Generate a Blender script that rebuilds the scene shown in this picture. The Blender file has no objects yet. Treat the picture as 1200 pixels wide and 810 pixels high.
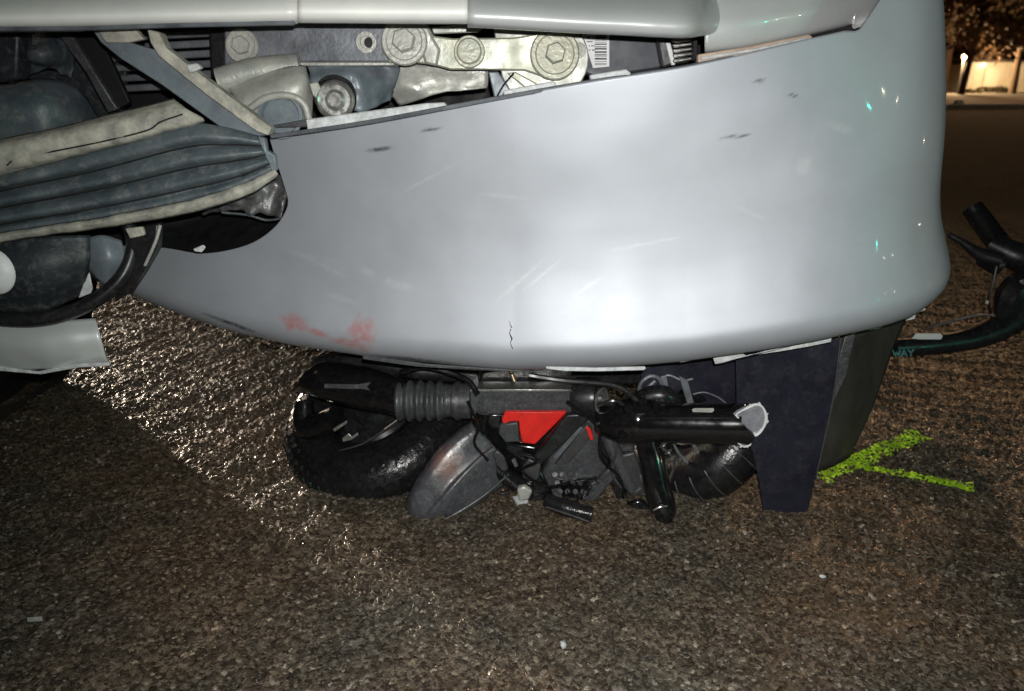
import bpy, bmesh, math, random
import numpy as np
from mathutils import Vector, Matrix, noise
R = math.radians
rnd = random.Random(7)
sc = bpy.context.scene
C = sc.collection

# ------------------------------------------------------------------ camera, world, lights, exposure
F = 866.0
PITCH = R(19.4)
CAMZ = 0.58
cam_d = bpy.data.cameras.new('camera'); cam = bpy.data.objects.new('camera', cam_d); C.objects.link(cam)
cam.location = (0, 0, CAMZ); cam.rotation_euler = (R(90) - PITCH, 0, 0)
cam_d.sensor_width = 36; cam_d.lens = F / 1200 * 36
cam_d.clip_start = 0.01; cam_d.clip_end = 2000
sc.camera = cam
cam_d.dof.use_dof = True; cam_d.dof.focus_distance = 0.93; cam_d.dof.aperture_fstop = 6.5

w = bpy.data.worlds.new('World'); sc.world = w; w.use_nodes = True
nt = w.node_tree; bg = nt.nodes['Background']
sky = nt.nodes.new('ShaderNodeTexSky'); sky.sky_type = 'NISHITA'; sky.sun_disc = False
sky.sun_elevation = R(-3); sky.sun_rotation = R(200)
nt.links.new(sky.outputs[0], bg.inputs[0]); bg.inputs[1].default_value = 0.02

sc.view_settings.view_transform = 'Standard'; sc.view_settings.look = 'None'
sc.view_settings.exposure = 0.0; sc.view_settings.gamma = 1.0
try: sc.cycles.use_denoising = True
except Exception: pass
sc.cycles.sample_clamp_indirect = 6
sc.cycles.max_bounces = 8

def lamp(name, kind, loc, energy, color, size=0.01, rot=None, spot=None, blend=0.5):
    d = bpy.data.lights.new(name, kind); o = bpy.data.objects.new(name, d); C.objects.link(o)
    o.location = loc; d.energy = energy; d.color = color
    if kind in ('POINT', 'SPOT'): d.shadow_soft_size = size
    if rot: o.rotation_euler = rot
    if kind == 'SPOT': d.spot_size = spot; d.spot_blend = blend
    return o
# the phone's own flash, right beside the lens
lamp('phone_flash', 'SPOT', (0.012, -0.005, CAMZ + 0.028), 33.0, (1.0, 0.985, 0.95), 0.004, (R(90) - PITCH + R(0), 0, R(-8)), R(124), 1.0)
# low warm lamp of the road behind the car: its light comes in under the car and glints on the wet asphalt
lamp('roadside_glow', 'SPOT', (-7.6, 9.2, 1.05), 4800.0, (1.0, 0.82, 0.64), 0.06,
     tuple(Vector((7.1, -8.2, -1.0)).to_track_quat('-Z', 'Y').to_euler()), R(26), 0.6)

# ------------------------------------------------------------------ projection helpers (a pixel of the photo + a distance = a place)
cp, sp_ = math.cos(PITCH), math.sin(PITCH)
def P(px, py, Y):
    cx = (px - 600) / F; cy = (405 - py) / F
    d = Vector((cx, cp + cy * sp_, -sp_ + cy * cp))
    return Vector((0, 0, CAMZ)) + d * (Y / d.y)
def G(px, py, z=0.0):
    cx = (px - 600) / F; cy = (405 - py) / F
    d = Vector((cx, cp + cy * sp_, -sp_ + cy * cp))
    return Vector((0, 0, CAMZ)) + d * ((z - CAMZ) / d.z)
def proj(v):
    x, y, z = v[0], v[1], v[2] - CAMZ
    dep = y * cp - z * sp_; up = y * sp_ + z * cp
    return 600 + F * x / dep, 405 - F * up / dep
def U(px, Y): return px / F * Y      # rough size of px pixels at distance Y

# ------------------------------------------------------------------ object helpers
def link(name, me, m=None, parent=None):
    o = bpy.data.objects.new(name, me); C.objects.link(o)
    if m is not None and me is not None: me.materials.append(m)
    if parent is not None: o.parent = parent
    return o
def thing(name, label, cat, loc=(0, 0, 0), group=None):
    o = bpy.data.objects.new(name, None); C.objects.link(o); o.empty_display_size = 0.05
    o.location = loc; o['label'] = label; o['category'] = cat
    if group: o['group'] = group
    bpy.context.view_layer.update()
    return o
def tag(o, label, cat, group=None):
    o['label'] = label; o['category'] = cat
    if group: o['group'] = group
    return o
def place(o):
    """keep world coordinates of the mesh although the parent sits elsewhere"""
    p = o.parent; off = Vector((0, 0, 0))
    while p is not None:
        off += p.location; p = p.parent
    if o.data is not None and len(o.data.vertices): o.data.transform(Matrix.Translation(-off))
    return o
def fin(bm, name, m, parent=None, smooth=True, bevel=0, ang=40, seg=2, solid=0, sub=0):
    bmesh.ops.recalc_face_normals(bm, faces=bm.faces)
    me = bpy.data.meshes.new(name); bm.to_mesh(me); bm.free()
    o = link(name, me, m, parent)
    if parent is not None: place(o)
    if smooth:
        for p in me.polygons: p.use_smooth = True
        try: me.set_sharp_from_angle(angle=R(ang))
        except Exception: pass
    if solid:
        md = o.modifiers.new('solid', 'SOLIDIFY'); md.thickness = solid; md.offset = 0
    if sub:
        md = o.modifiers.new('sub', 'SUBSURF'); md.levels = sub; md.render_levels = sub
    if bevel:
        md = o.modifiers.new('bevel', 'BEVEL'); md.width = bevel; md.segments = seg; md.limit_method = 'ANGLE'; md.angle_limit = R(35)
    return o
def cr(p0, p1, p2, p3, t):
    return 0.5 * ((2 * p1) + (-p0 + p2) * t + (2 * p0 - 5 * p1 + 4 * p2 - p3) * t * t + (-p0 + 3 * p1 - 3 * p2 + p3) * t ** 3)
def spline(pts, n):
    pts = [Vector(p) for p in pts]
    if len(pts) == 2: return [pts[0].lerp(pts[1], i / n) for i in range(n + 1)]
    out = []
    L = len(pts) - 1
    for i in range(n + 1):
        u = i / n * L; k = min(int(u), L - 1); t = u - k
        p0 = pts[k - 1] if k > 0 else pts[0] * 2 - pts[1]
        p3 = pts[k + 2] if k + 2 <= L else pts[L] * 2 - pts[L - 1]
        out.append(cr(p0, pts[k], pts[k + 1], p3, t))
    return out
def add_tube(bm, pts, rad, seg=12, caps=True, flat=1.0):
    if not isinstance(rad, (list, tuple)): rad = [rad] * len(pts)
    rings = []; prev = None
    for i, p in enumerate(pts):
        p = Vector(p)
        a = Vector(pts[min(i + 1, len(pts) - 1)]) - Vector(pts[max(i - 1, 0)])
        a.normalize()
        if prev is None:
            ref = Vector((0, 0, 1)) if abs(a.z) < 0.9 else Vector((1, 0, 0))
            n = a.cross(ref).normalized()
        else:
            n = (prev - a * prev.dot(a)).normalized()
        prev = n; b = a.cross(n)
        rings.append([bm.verts.new(p + n * (math.cos(2 * math.pi * k / seg) * rad[i]) + b * (math.sin(2 * math.pi * k / seg) * rad[i] * flat)) for k in range(seg)])
    for i in range(len(rings) - 1):
        for k in range(seg):
            bm.faces.new((rings[i][k], rings[i][(k + 1) % seg], rings[i + 1][(k + 1) % seg], rings[i + 1][k]))
    if caps:
        bm.faces.new(rings[0]); bm.faces.new(rings[-1][::-1])
    return rings
def tube(name, pts, rad, m, parent, n=0, seg=12, caps=True, flat=1.0, bevel=0, **k):
    bm = bmesh.new()
    if n:
        L = len(pts) - 1
        rr = rad if isinstance(rad, (list, tuple)) else [rad] * len(pts)
        q = spline(pts, n); rads = []
        for i in range(n + 1):
            u = i / n * L; j = min(int(u), L - 1); rads.append(rr[j] + (rr[j + 1] - rr[j]) * (u - j))
        add_tube(bm, q, rads, seg, caps, flat)
    else: add_tube(bm, pts, rad, seg, caps, flat)
    return fin(bm, name, m, parent, bevel=bevel, **k)
def frame(axis):
    a = Vector(axis).normalized()
    ref = Vector((0, 0, 1)) if abs(a.z) < 0.9 else Vector((1, 0, 0))
    n = a.cross(ref).normalized(); return a, n, a.cross(n)
def add_lathe(bm, c, axis, prof, seg=32, closed=False):
    """prof = list of (along axis, radius)"""
    a, n, b = frame(axis); c = Vector(c); rings = []
    for t, r in prof:
        if r < 1e-6: rings.append([bm.verts.new(c + a * t)])
        else: rings.append([bm.verts.new(c + a * t + (n * math.cos(2 * math.pi * k / seg) + b * math.sin(2 * math.pi * k / seg)) * r) for k in range(seg)])
    pr = list(zip(rings, rings[1:])) + ([(rings[-1], rings[0])] if closed else [])
    for A, B in pr:
        for k in range(seg):
            k2 = (k + 1) % seg
            if len(A) == 1 and len(B) == 1: continue
            if len(A) == 1: bm.faces.new((A[0], B[k2], B[k]))
            elif len(B) == 1: bm.faces.new((A[k], A[k2], B[0]))
            else: bm.faces.new((A[k], A[k2], B[k2], B[k]))
def lathe(name, c, axis, prof, m, parent, seg=32, closed=False, **k):
    bm = bmesh.new(); add_lathe(bm, c, axis, prof, seg, closed)
    return fin(bm, name, m, parent, **k)
def add_slab(bm, pts, back):
    back = Vector(back)
    f = [bm.verts.new(p) for p in pts]; b = [bm.verts.new(Vector(p) + back) for p in pts]
    bm.faces.new(f); bm.faces.new(b[::-1])
    n = len(f)
    for i in range(n): bm.faces.new((f[i], b[i], b[(i + 1) % n], f[(i + 1) % n]))
def slab(name, px, Y, th, m, parent, bevel=0.0015, tx=0.0, ty=0.0, back=None, **k):
    """outline in photo pixels on the plane at distance Y (tilted by tx, ty), thickness th going back"""
    pts = []
    for q in px:
        y = q[2] if len(q) > 2 else Y + tx * (q[0] - 600) / F + ty * (405 - q[1]) / F
        pts.append(P(q[0], q[1], y))
    bm = bmesh.new(); add_slab(bm, pts, back if back else (0, th, 0))
    return fin(bm, name, m, parent, bevel=bevel, ang=30, **k)
def add_box(bm, c, ax, ay, az):
    c = Vector(c); ax, ay, az = Vector(ax), Vector(ay), Vector(az)
    v = [bm.verts.new(c + ax * i + ay * j + az * k) for i in (-1, 1) for j in (-1, 1) for k in (-1, 1)]
    for f in ((0, 1, 3, 2), (4, 6, 7, 5), (0, 4, 5, 1), (2, 3, 7, 6), (0, 2, 6, 4), (1, 5, 7, 3)): bm.faces.new([v[i] for i in f])
def box(name, c, size, m, parent=None, bevel=0.0, rot=None, **k):
    bm = bmesh.new(); M = Matrix.Rotation(rot, 3, 'Z') if rot else Matrix.Identity(3)
    add_box(bm, c, M @ Vector((size[0] / 2, 0, 0)), M @ Vector((0, size[1] / 2, 0)), (0, 0, size[2] / 2))
    return fin(bm, name, m, parent, bevel=bevel, **k)
def patch(name, rows, m, parent, nu=40, nv=16, th=0.003, jig=0.0, js=20, world=False, sub=0):
    """rows of (px, py, Y) control points -> smooth sheet with thickness"""
    rp = [[(Vector(q) if world else P(*q)) for q in r] for r in rows]
    rp = [spline(r, nu) for r in rp]
    cols = [spline([r[i] for r in rp], nv) for i in range(nu + 1)]
    bm = bmesh.new(); V = []
    for c in cols:
        V.append([bm.verts.new(p + (Vector((0, 1, 0.4)) * ((noise.noise(p * js) + .45 * noise.noise(p * js * 2.7 + Vector((3, 1, 2)))) * jig) if jig else Vector())) for p in c])
    for i in range(nu):
        for j in range(nv): bm.faces.new((V[i][j], V[i + 1][j], V[i + 1][j + 1], V[i][j + 1]))
    o = fin(bm, name, m, parent, ang=60)
    if th:
        md = o.modifiers.new('solid', 'SOLIDIFY'); md.thickness = th; md.offset = 0
    return o
def dup(o, parent=None):
    c = o.copy(); C.objects.link(c)
    if parent is not None: c.parent = parent
    for ch in o.children: dup(ch, c)
    return c

# ------------------------------------------------------------------ materials
def mat(name, col, rough=0.5, metal=0.0, var=0.15, dust=0.0, scale=30.0, bump=0.0, bscale=200.0, coat=0.0, coatr=0.1, spec=0.5, col2=None, rvar=0.12):
    m = bpy.data.materials.new(name); m.use_nodes = True; t = m.node_tree; b = t.nodes['Principled BSDF']
    b.inputs['Roughness'].default_value = rough; b.inputs['Metallic'].default_value = metal
    b.inputs['Coat Weight'].default_value = coat; b.inputs['Coat Roughness'].default_value = coatr
    b.inputs['Specular IOR Level'].default_value = spec
    tc = t.nodes.new('ShaderNodeNewGeometry')
    n = t.nodes.new('ShaderNodeTexNoise'); n.inputs['Scale'].default_value = scale; n.inputs['Detail'].default_value = 6; n.inputs['Roughness'].default_value = 0.65
    t.links.new(tc.outputs['Position'], n.inputs['Vector'])
    r = t.nodes.new('ShaderNodeValToRGB')
    c2 = col2 if col2 else tuple(c * (1 - var) for c in col)
    c1 = col if col2 else tuple(min(1, c * (1 + var)) for c in col)
    r.color_ramp.elements[0].position = 0.35; r.color_ramp.elements[0].color = (*c2, 1)
    r.color_ramp.elements[1].position = 0.65; r.color_ramp.elements[1].color = (*c1, 1)
    t.links.new(n.outputs[0], r.inputs[0]); out = r.outputs[0]
    if dust:
        dn = t.nodes.new('ShaderNodeTexNoise'); dn.inputs['Scale'].default_value = scale * 5; dn.inputs['Detail'].default_value = 8; dn.inputs['Roughness'].default_value = .8
        t.links.new(tc.outputs['Position'], dn.inputs['Vector'])
        dm = t.nodes.new('ShaderNodeMapRange'); dm.inputs['From Min'].default_value = .5; dm.inputs['From Max'].default_value = .72; dm.inputs['To Max'].default_value = dust; t.links.new(dn.outputs[0], dm.inputs[0])
        dx = t.nodes.new('ShaderNodeMix'); dx.data_type = 'RGBA'; t.links.new(dm.outputs[0], dx.inputs[0]); t.links.new(out, dx.inputs[6]); dx.inputs[7].default_value = (.33, .31, .28, 1)
        out = dx.outputs[2]
    t.links.new(out, b.inputs['Base Color'])
    if rvar:
        mr = t.nodes.new('ShaderNodeMapRange'); mr.inputs['From Min'].default_value = 0.3; mr.inputs['From Max'].default_value = 0.7
        mr.inputs['To Min'].default_value = max(0.02, rough - rvar); mr.inputs['To Max'].default_value = min(1, rough + rvar)
        n3 = t.nodes.new('ShaderNodeTexNoise'); n3.inputs['Scale'].default_value = scale * 1.7; n3.inputs['Detail'].default_value = 4
        t.links.new(tc.outputs['Position'], n3.inputs['Vector'])
        t.links.new(n3.outputs[0], mr.inputs[0]); t.links.new(mr.outputs[0], b.inputs['Roughness'])
    if bump:
        n2 = t.nodes.new('ShaderNodeTexNoise'); n2.inputs['Scale'].default_value = bscale; n2.inputs['Detail'].default_value = 3
        t.links.new(tc.outputs['Position'], n2.inputs['Vector'])
        bp = t.nodes.new('ShaderNodeBump'); bp.inputs['Strength'].default_value = bump; bp.inputs['Distance'].default_value = 0.002
        t.links.new(n2.outputs[0], bp.inputs['Height']); t.links.new(bp.outputs[0], b.inputs['Normal'])
    return m
def emit(name, col, s):
    s = min(s, 14.0)
    m = bpy.data.materials.new(name); m.use_nodes = True; b = m.node_tree.nodes['Principled BSDF']
    b.inputs['Base Color'].default_value = (*col, 1); b.inputs['Emission Color'].default_value = (*col, 1); b.inputs['Emission Strength'].default_value = s
    return m
M = {}
M['black'] = mat('black_plastic', (0.012, 0.012, 0.014), 0.35, var=0.3, dust=0.12)
M['gloss'] = mat('gloss_black', (0.006, 0.006, 0.007), 0.16, var=0.3, coat=0.5, rvar=0.08, dust=0.05)
M['rubber'] = mat('rubber', (0.010, 0.010, 0.011), 0.26, var=0.3, bump=0.3, bscale=300, dust=0.05)
M['bellows'] = mat('bellows_rubber', (0.045, 0.047, 0.052), 0.42, var=0.25, bump=0.15, dust=0.25)
M['greyplastic'] = mat('dark_grey_plastic', (0.05, 0.052, 0.058), 0.4, var=0.3, scale=60, bump=0.2, dust=0.4)
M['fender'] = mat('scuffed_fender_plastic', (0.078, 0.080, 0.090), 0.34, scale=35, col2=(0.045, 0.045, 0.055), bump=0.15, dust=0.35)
M['darkmetal'] = mat('dark_metal', (0.09, 0.09, 0.095), 0.42, 0.6, scale=50, bump=0.15, dust=0.3)
M['metal'] = mat('bare_metal', (0.5, 0.5, 0.48), 0.35, 0.85, scale=80, bump=0.1)
M['carrier'] = mat('grey_steel_beam', (0.22, 0.235, 0.26), 0.5, 0.35, scale=25, col2=(0.10, 0.11, 0.125), bump=0.25, dust=0.3)
M['zinc'] = mat('zinc_plated_steel', (0.55, 0.55, 0.50), 0.45, 0.25, scale=30, col2=(0.36, 0.37, 0.34), bump=0.3, dust=0.25)
M['latch'] = mat('yellowed_zinc_bracket', (0.5, 0.49, 0.38), 0.42, 0.25, scale=22, col2=(0.36, 0.38, 0.32), bump=0.25)
M['beige'] = mat('dusty_beige_foam', (0.54, 0.52, 0.44), 0.7, dust=0.0, scale=55, col2=(0.24, 0.235, 0.21), bump=0.4)
M['ribs'] = mat('blue_grey_plastic', (0.11, 0.135, 0.15), 0.5, scale=14, col2=(0.05, 0.068, 0.082), bump=0.25, dust=0.55)
M['bluegrey'] = mat('painted_blue_grey_strut', (0.20, 0.24, 0.27), 0.42, 0.1, scale=20, col2=(0.12, 0.145, 0.17), bump=0.15, dust=0.5)
M['liner'] = mat('dark_liner_plastic', (0.028, 0.036, 0.044), 0.5, scale=16, col2=(0.012, 0.015, 0.019), bump=0.3, dust=0.3)
M['void'] = mat('engine_bay_black', (0.004, 0.004, 0.005), 0.7)
M['navy'] = mat('navy_flap_plastic', (0.014, 0.014, 0.026), 0.42, scale=14, var=0.3, bump=0.15, dust=0.08)
M['smoke'] = mat('brown_grey_flap_plastic', (0.06, 0.055, 0.05), 0.4, scale=12, col2=(0.03, 0.027, 0.024))
M['red'] = mat('red_plastic', (0.80, 0.022, 0.016), 0.35, dust=.12, var=0.12, scale=60, bump=0.1)
M['orange'] = mat('orange_reflector', (0.35, 0.11, 0.045), 0.4, var=0.2)
M['torn'] = mat('torn_white_plastic', (0.55, 0.57, 0.58), 0.55, scale=90, var=0.25, bump=0.5)
M['white'] = mat('white_print', (0.75, 0.76, 0.77), 0.5, var=0.05)
M['ink'] = mat('black_ink', (0.02, 0.02, 0.02), 0.5)
M['tealink'] = mat('teal_print', (0.10, 0.26, 0.25), 0.5)
M['battery'] = mat('battery_case', (0.05, 0.055, 0.07), 0.5, scale=30, var=0.2)
M['peach'] = mat('peach_primer', (0.48, 0.36, 0.29), 0.5, scale=50, var=0.2)
M['bodysilver'] = mat('silver_body_paint', (0.55, 0.57, 0.57), 0.45, 0.25, scale=8, var=0.06, coat=0.6, coatr=0.08, rvar=0.05)
M['glass'] = mat('car_glass', (0.01, 0.012, 0.014), 0.05, var=0, rvar=0)
M['foil'] = mat('crumpled_dirty_foil', (0.16, 0.165, 0.165), 0.4, 0.2, scale=40, col2=(.06, .062, .065), dust=.3, bump=.5)

def painted_reflection(m, c, r, col):
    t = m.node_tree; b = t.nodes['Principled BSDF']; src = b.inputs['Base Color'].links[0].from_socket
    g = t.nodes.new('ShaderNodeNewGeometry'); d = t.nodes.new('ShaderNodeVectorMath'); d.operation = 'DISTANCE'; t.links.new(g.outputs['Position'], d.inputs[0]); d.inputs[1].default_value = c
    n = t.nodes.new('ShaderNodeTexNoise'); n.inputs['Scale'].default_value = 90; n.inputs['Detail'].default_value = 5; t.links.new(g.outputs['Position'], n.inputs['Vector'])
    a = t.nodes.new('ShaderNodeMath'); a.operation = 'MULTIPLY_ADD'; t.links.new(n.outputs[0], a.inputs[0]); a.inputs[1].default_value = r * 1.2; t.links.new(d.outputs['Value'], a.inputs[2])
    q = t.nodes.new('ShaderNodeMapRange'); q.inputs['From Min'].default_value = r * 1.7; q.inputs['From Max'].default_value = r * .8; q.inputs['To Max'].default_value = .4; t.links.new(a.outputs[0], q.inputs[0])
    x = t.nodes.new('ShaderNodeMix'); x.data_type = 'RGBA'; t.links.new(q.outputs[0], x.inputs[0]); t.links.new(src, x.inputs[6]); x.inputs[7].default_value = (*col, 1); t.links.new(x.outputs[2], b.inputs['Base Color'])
painted_reflection(M['fender'], P(524, 543, .935), .026, (.42, .17, .09))  # orange stain-like reflection painted into the mudguard colour

# bumper paint: metallic silver under a dusty clear coat; painted marks come from a per-vertex wear layer
def bumper_mat():
    m = bpy.data.materials.new('scuffed_silver_paint'); m.use_nodes = True; t = m.node_tree; b = t.nodes['Principled BSDF']; L = t.links.new
    geo = t.nodes.new('ShaderNodeNewGeometry'); at = t.nodes.new('ShaderNodeAttribute'); at.attribute_name = 'wear'
    sep = t.nodes.new('ShaderNodeSeparateColor'); L(at.outputs['Color'], sep.inputs[0])
    n = t.nodes.new('ShaderNodeTexNoise'); n.inputs['Scale'].default_value = 9; n.inputs['Detail'].default_value = 8; n.inputs['Roughness'].default_value = 0.7
    L(geo.outputs['Position'], n.inputs['Vector'])
    r = t.nodes.new('ShaderNodeValToRGB'); L(n.outputs[0], r.inputs[0])
    r.color_ramp.elements[0].position = 0.3; r.color_ramp.elements[0].color = (0.40, 0.425, 0.465, 1)
    r.color_ramp.elements[1].position = 0.7; r.color_ramp.elements[1].color = (0.455, 0.48, 0.525, 1)
    # fine grain breaks the wear marks up
    g = t.nodes.new('ShaderNodeTexNoise'); g.inputs['Scale'].default_value = 160; g.inputs['Detail'].default_value = 4
    L(geo.outputs['Position'], g.inputs['Vector'])
    prev = r.outputs[0]
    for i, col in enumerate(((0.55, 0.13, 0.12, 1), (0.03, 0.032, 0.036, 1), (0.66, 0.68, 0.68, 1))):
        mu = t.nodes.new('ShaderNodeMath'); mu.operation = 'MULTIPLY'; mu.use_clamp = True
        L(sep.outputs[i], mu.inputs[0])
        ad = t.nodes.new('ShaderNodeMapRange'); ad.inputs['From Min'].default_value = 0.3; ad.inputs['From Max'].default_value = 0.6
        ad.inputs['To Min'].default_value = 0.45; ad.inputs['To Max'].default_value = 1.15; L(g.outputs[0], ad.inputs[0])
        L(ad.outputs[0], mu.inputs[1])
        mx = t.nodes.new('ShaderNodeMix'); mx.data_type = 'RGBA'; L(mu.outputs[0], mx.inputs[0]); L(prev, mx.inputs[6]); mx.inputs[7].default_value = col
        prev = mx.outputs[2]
    L(prev, b.inputs['Base Color'])
    b.inputs['Metallic'].default_value = 0.42
    mr = t.nodes.new('ShaderNodeMapRange'); L(n.outputs[0], mr.inputs[0]); mr.inputs['From Min'].default_value = 0.3; mr.inputs['From Max'].default_value = 0.7
    mr.inputs['To Min'].default_value = 0.49; mr.inputs['To Max'].default_value = 0.56; L(mr.outputs[0], b.inputs['Roughness'])
    b.inputs['Coat Weight'].default_value = 0.06; b.inputs['Coat Roughness'].default_value = 0.05
    bp = t.nodes.new('ShaderNodeBump'); bp.inputs['Strength'].default_value = 0.06; bp.inputs['Distance'].default_value = 0.002
    g2 = t.nodes.new('ShaderNodeTexNoise'); g2.inputs['Scale'].default_value = 900; g2.inputs['Detail'].default_value = 2
    L(geo.outputs['Position'], g2.inputs['Vector']); L(g2.outputs[0], bp.inputs['Height']); L(bp.outputs[0], b.inputs['Normal'])
    return m
M['bumper'] = bumper_mat()

def asphalt_mat():
    m = bpy.data.materials.new('wet_asphalt'); m.use_nodes = True; t = m.node_tree; b = t.nodes['Principled BSDF']; L = t.links.new
    geo = t.nodes.new('ShaderNodeNewGeometry')
    v = t.nodes.new('ShaderNodeTexVoronoi'); v.inputs['Scale'].default_value = 240
    wn = t.nodes.new('ShaderNodeTexNoise'); wn.inputs['Scale'].default_value = 260; wn.inputs['Detail'].default_value = 2; L(geo.outputs['Position'], wn.inputs['Vector'])
    wm = t.nodes.new('ShaderNodeVectorMath'); wm.operation = 'MULTIPLY_ADD'; L(wn.outputs['Color'], wm.inputs[0]); wm.inputs[1].default_value = (.006, .006, .006); L(geo.outputs['Position'], wm.inputs[2])
    L(wm.outputs[0], v.inputs['Vector'])
    sc_ = t.nodes.new('ShaderNodeSeparateColor'); L(v.outputs['Color'], sc_.inputs[0])
    r = t.nodes.new('ShaderNodeValToRGB'); L(sc_.outputs[0], r.inputs[0])
    cr_ = r.color_ramp; cr_.elements[0].color = (0.038, 0.031, 0.024, 1); cr_.elements[1].color = (0.5, 0.44, 0.36, 1); cr_.elements[1].position = 1.0
    e = cr_.elements.new(0.45); e.color = (0.100, 0.082, 0.062, 1)
    e = cr_.elements.new(0.80); e.color = (0.172, 0.145, 0.112, 1)
    e = cr_.elements.new(0.97); e.color = (0.25, 0.21, 0.17, 1)
    # big patches: rusty brown against cold grey
    n = t.nodes.new('ShaderNodeTexNoise'); n.inputs['Scale'].default_value = 3.2; n.inputs['Detail'].default_value = 5; n.inputs['Roughness'].default_value = 0.6
    L(geo.outputs['Position'], n.inputs['Vector'])
    r2 = t.nodes.new('ShaderNodeValToRGB'); L(n.outputs[0], r2.inputs[0])
    r2.color_ramp.elements[0].position = 0.40; r2.color_ramp.elements[0].color = (0.80, 0.83, 0.82, 1)
    r2.color_ramp.elements[1].position = 0.60; r2.color_ramp.elements[1].color = (1.10, 0.95, 0.82, 1)
    mx = t.nodes.new('ShaderNodeMix'); mx.data_type = 'RGBA'; mx.blend_type = 'MULTIPLY'; mx.inputs[0].default_value = 1
    L(r.outputs[0], mx.inputs[6]); L(r2.outputs[0], mx.inputs[7])
    L(mx.outputs[2], b.inputs['Base Color'])
    mr = t.nodes.new('ShaderNodeMapRange'); L(sc_.outputs[1], mr.inputs[0]); mr.inputs['To Min'].default_value = 0.17; mr.inputs['To Max'].default_value = 0.5
    ln = t.nodes.new('ShaderNodeVectorMath'); ln.operation = 'LENGTH'; L(geo.outputs['Position'], ln.inputs[0])
    fr = t.nodes.new('ShaderNodeMapRange'); fr.inputs['From Min'].default_value = 1.2; fr.inputs['From Max'].default_value = 4.5; L(ln.outputs['Value'], fr.inputs[0])
    fm = t.nodes.new('ShaderNodeMix'); L(fr.outputs[0], fm.inputs[0]); L(mr.outputs[0], fm.inputs[2]); fm.inputs[3].default_value = 0.95   # roughness raised with distance to damp the lamp streak on the far road
    L(fm.outputs[0], b.inputs['Roughness'])
    sl = t.nodes.new('ShaderNodeMapRange'); sl.inputs['From Min'].default_value = 1.6; sl.inputs['From Max'].default_value = 5.0; sl.inputs['To Min'].default_value = .5; sl.inputs['To Max'].default_value = .08
    L(ln.outputs['Value'], sl.inputs[0]); L(sl.outputs[0], b.inputs['Specular IOR Level'])
    nn = t.nodes.new('ShaderNodeTexNoise'); nn.inputs['Scale'].default_value = 420; nn.inputs['Detail'].default_value = 4; L(geo.outputs['Position'], nn.inputs['Vector'])
    b1 = t.nodes.new('ShaderNodeBump'); b1.inputs['Strength'].default_value = 0.9; b1.inputs['Distance'].default_value = 0.0022
    L(nn.outputs[0], b1.inputs['Height'])
    b2 = t.nodes.new('ShaderNodeBump'); b2.inputs['Strength'].default_value = 0.35; b2.inputs['Distance'].default_value = 0.003; b2.invert = True
    L(v.outputs['Distance'], b2.inputs['Height']); L(b1.outputs[0], b2.inputs['Normal']); L(b2.outputs[0], b.inputs['Normal'])
    return m
M['asphalt'] = asphalt_mat()

# ------------------------------------------------------------------ the road: one sheet, real stone relief near the camera
_wt = {}
def worley_tilt(X, Y, cell, seed):
    """angular stones: each cell is a flat chip with its own height and tilt"""
    N = 512
    if seed not in _wt:
        rs = np.random.RandomState(seed); _wt[seed] = (rs.rand(N, N), rs.rand(N, N), rs.rand(N, N), rs.randn(N, N), rs.randn(N, N))
    jx, jy, hh, tx, ty = _wt[seed]
    gx = X / cell; gy = Y / cell; ix = np.floor(gx).astype(int); iy = np.floor(gy).astype(int)
    best = np.full(X.shape, 9.0); sec = np.full(X.shape, 9.0); h = np.zeros(X.shape)
    for dx in (-1, 0, 1):
        for dy in (-1, 0, 1):
            cx, cy = (ix + dx), (iy + dy); a, b_ = cx % N, cy % N
            ox = gx - cx - jx[a, b_]; oy = gy - cy - jy[a, b_]; d = ox ** 2 + oy ** 2
            m_ = d < best; sec = np.where(m_, best, np.minimum(sec, d)); best = np.where(m_, d, best)
            h = np.where(m_, hh[a, b_] + .42 * (tx[a, b_] * ox + ty[a, b_] * oy), h)
    edge = np.clip((np.sqrt(sec) - np.sqrt(best)) * 3.2, 0, 1)
    return h, edge
def ground_z(X, Y):
    wx = .0022 * np.sin(X * 610 + 3 * np.sin(Y * 290)) + .0016 * np.sin(Y * 940 + X * 350); wy = .0022 * np.sin(Y * 570 + 3 * np.sin(X * 330)) + .0014 * np.sin(X * 1010 - Y * 260)
    h, e = worley_tilt(X + wx, Y + wy, 0.0070, 3); h2, e2 = worley_tilt(X + 5 - wy, Y + 5 + wx, 0.0040, 4)
    z = e * (0.0010 + 0.0032 * h) + 0.0014 * h2 * e2
    z += 0.0018 * np.sin(X * 23 + 2 * np.sin(Y * 17)) * np.sin(Y * 29 + 1.3) + .0012 * np.sin(X * 71 + Y * 43) * np.sin(Y * 83 - X * 31)
    return np.maximum(z, -.0015)
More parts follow.
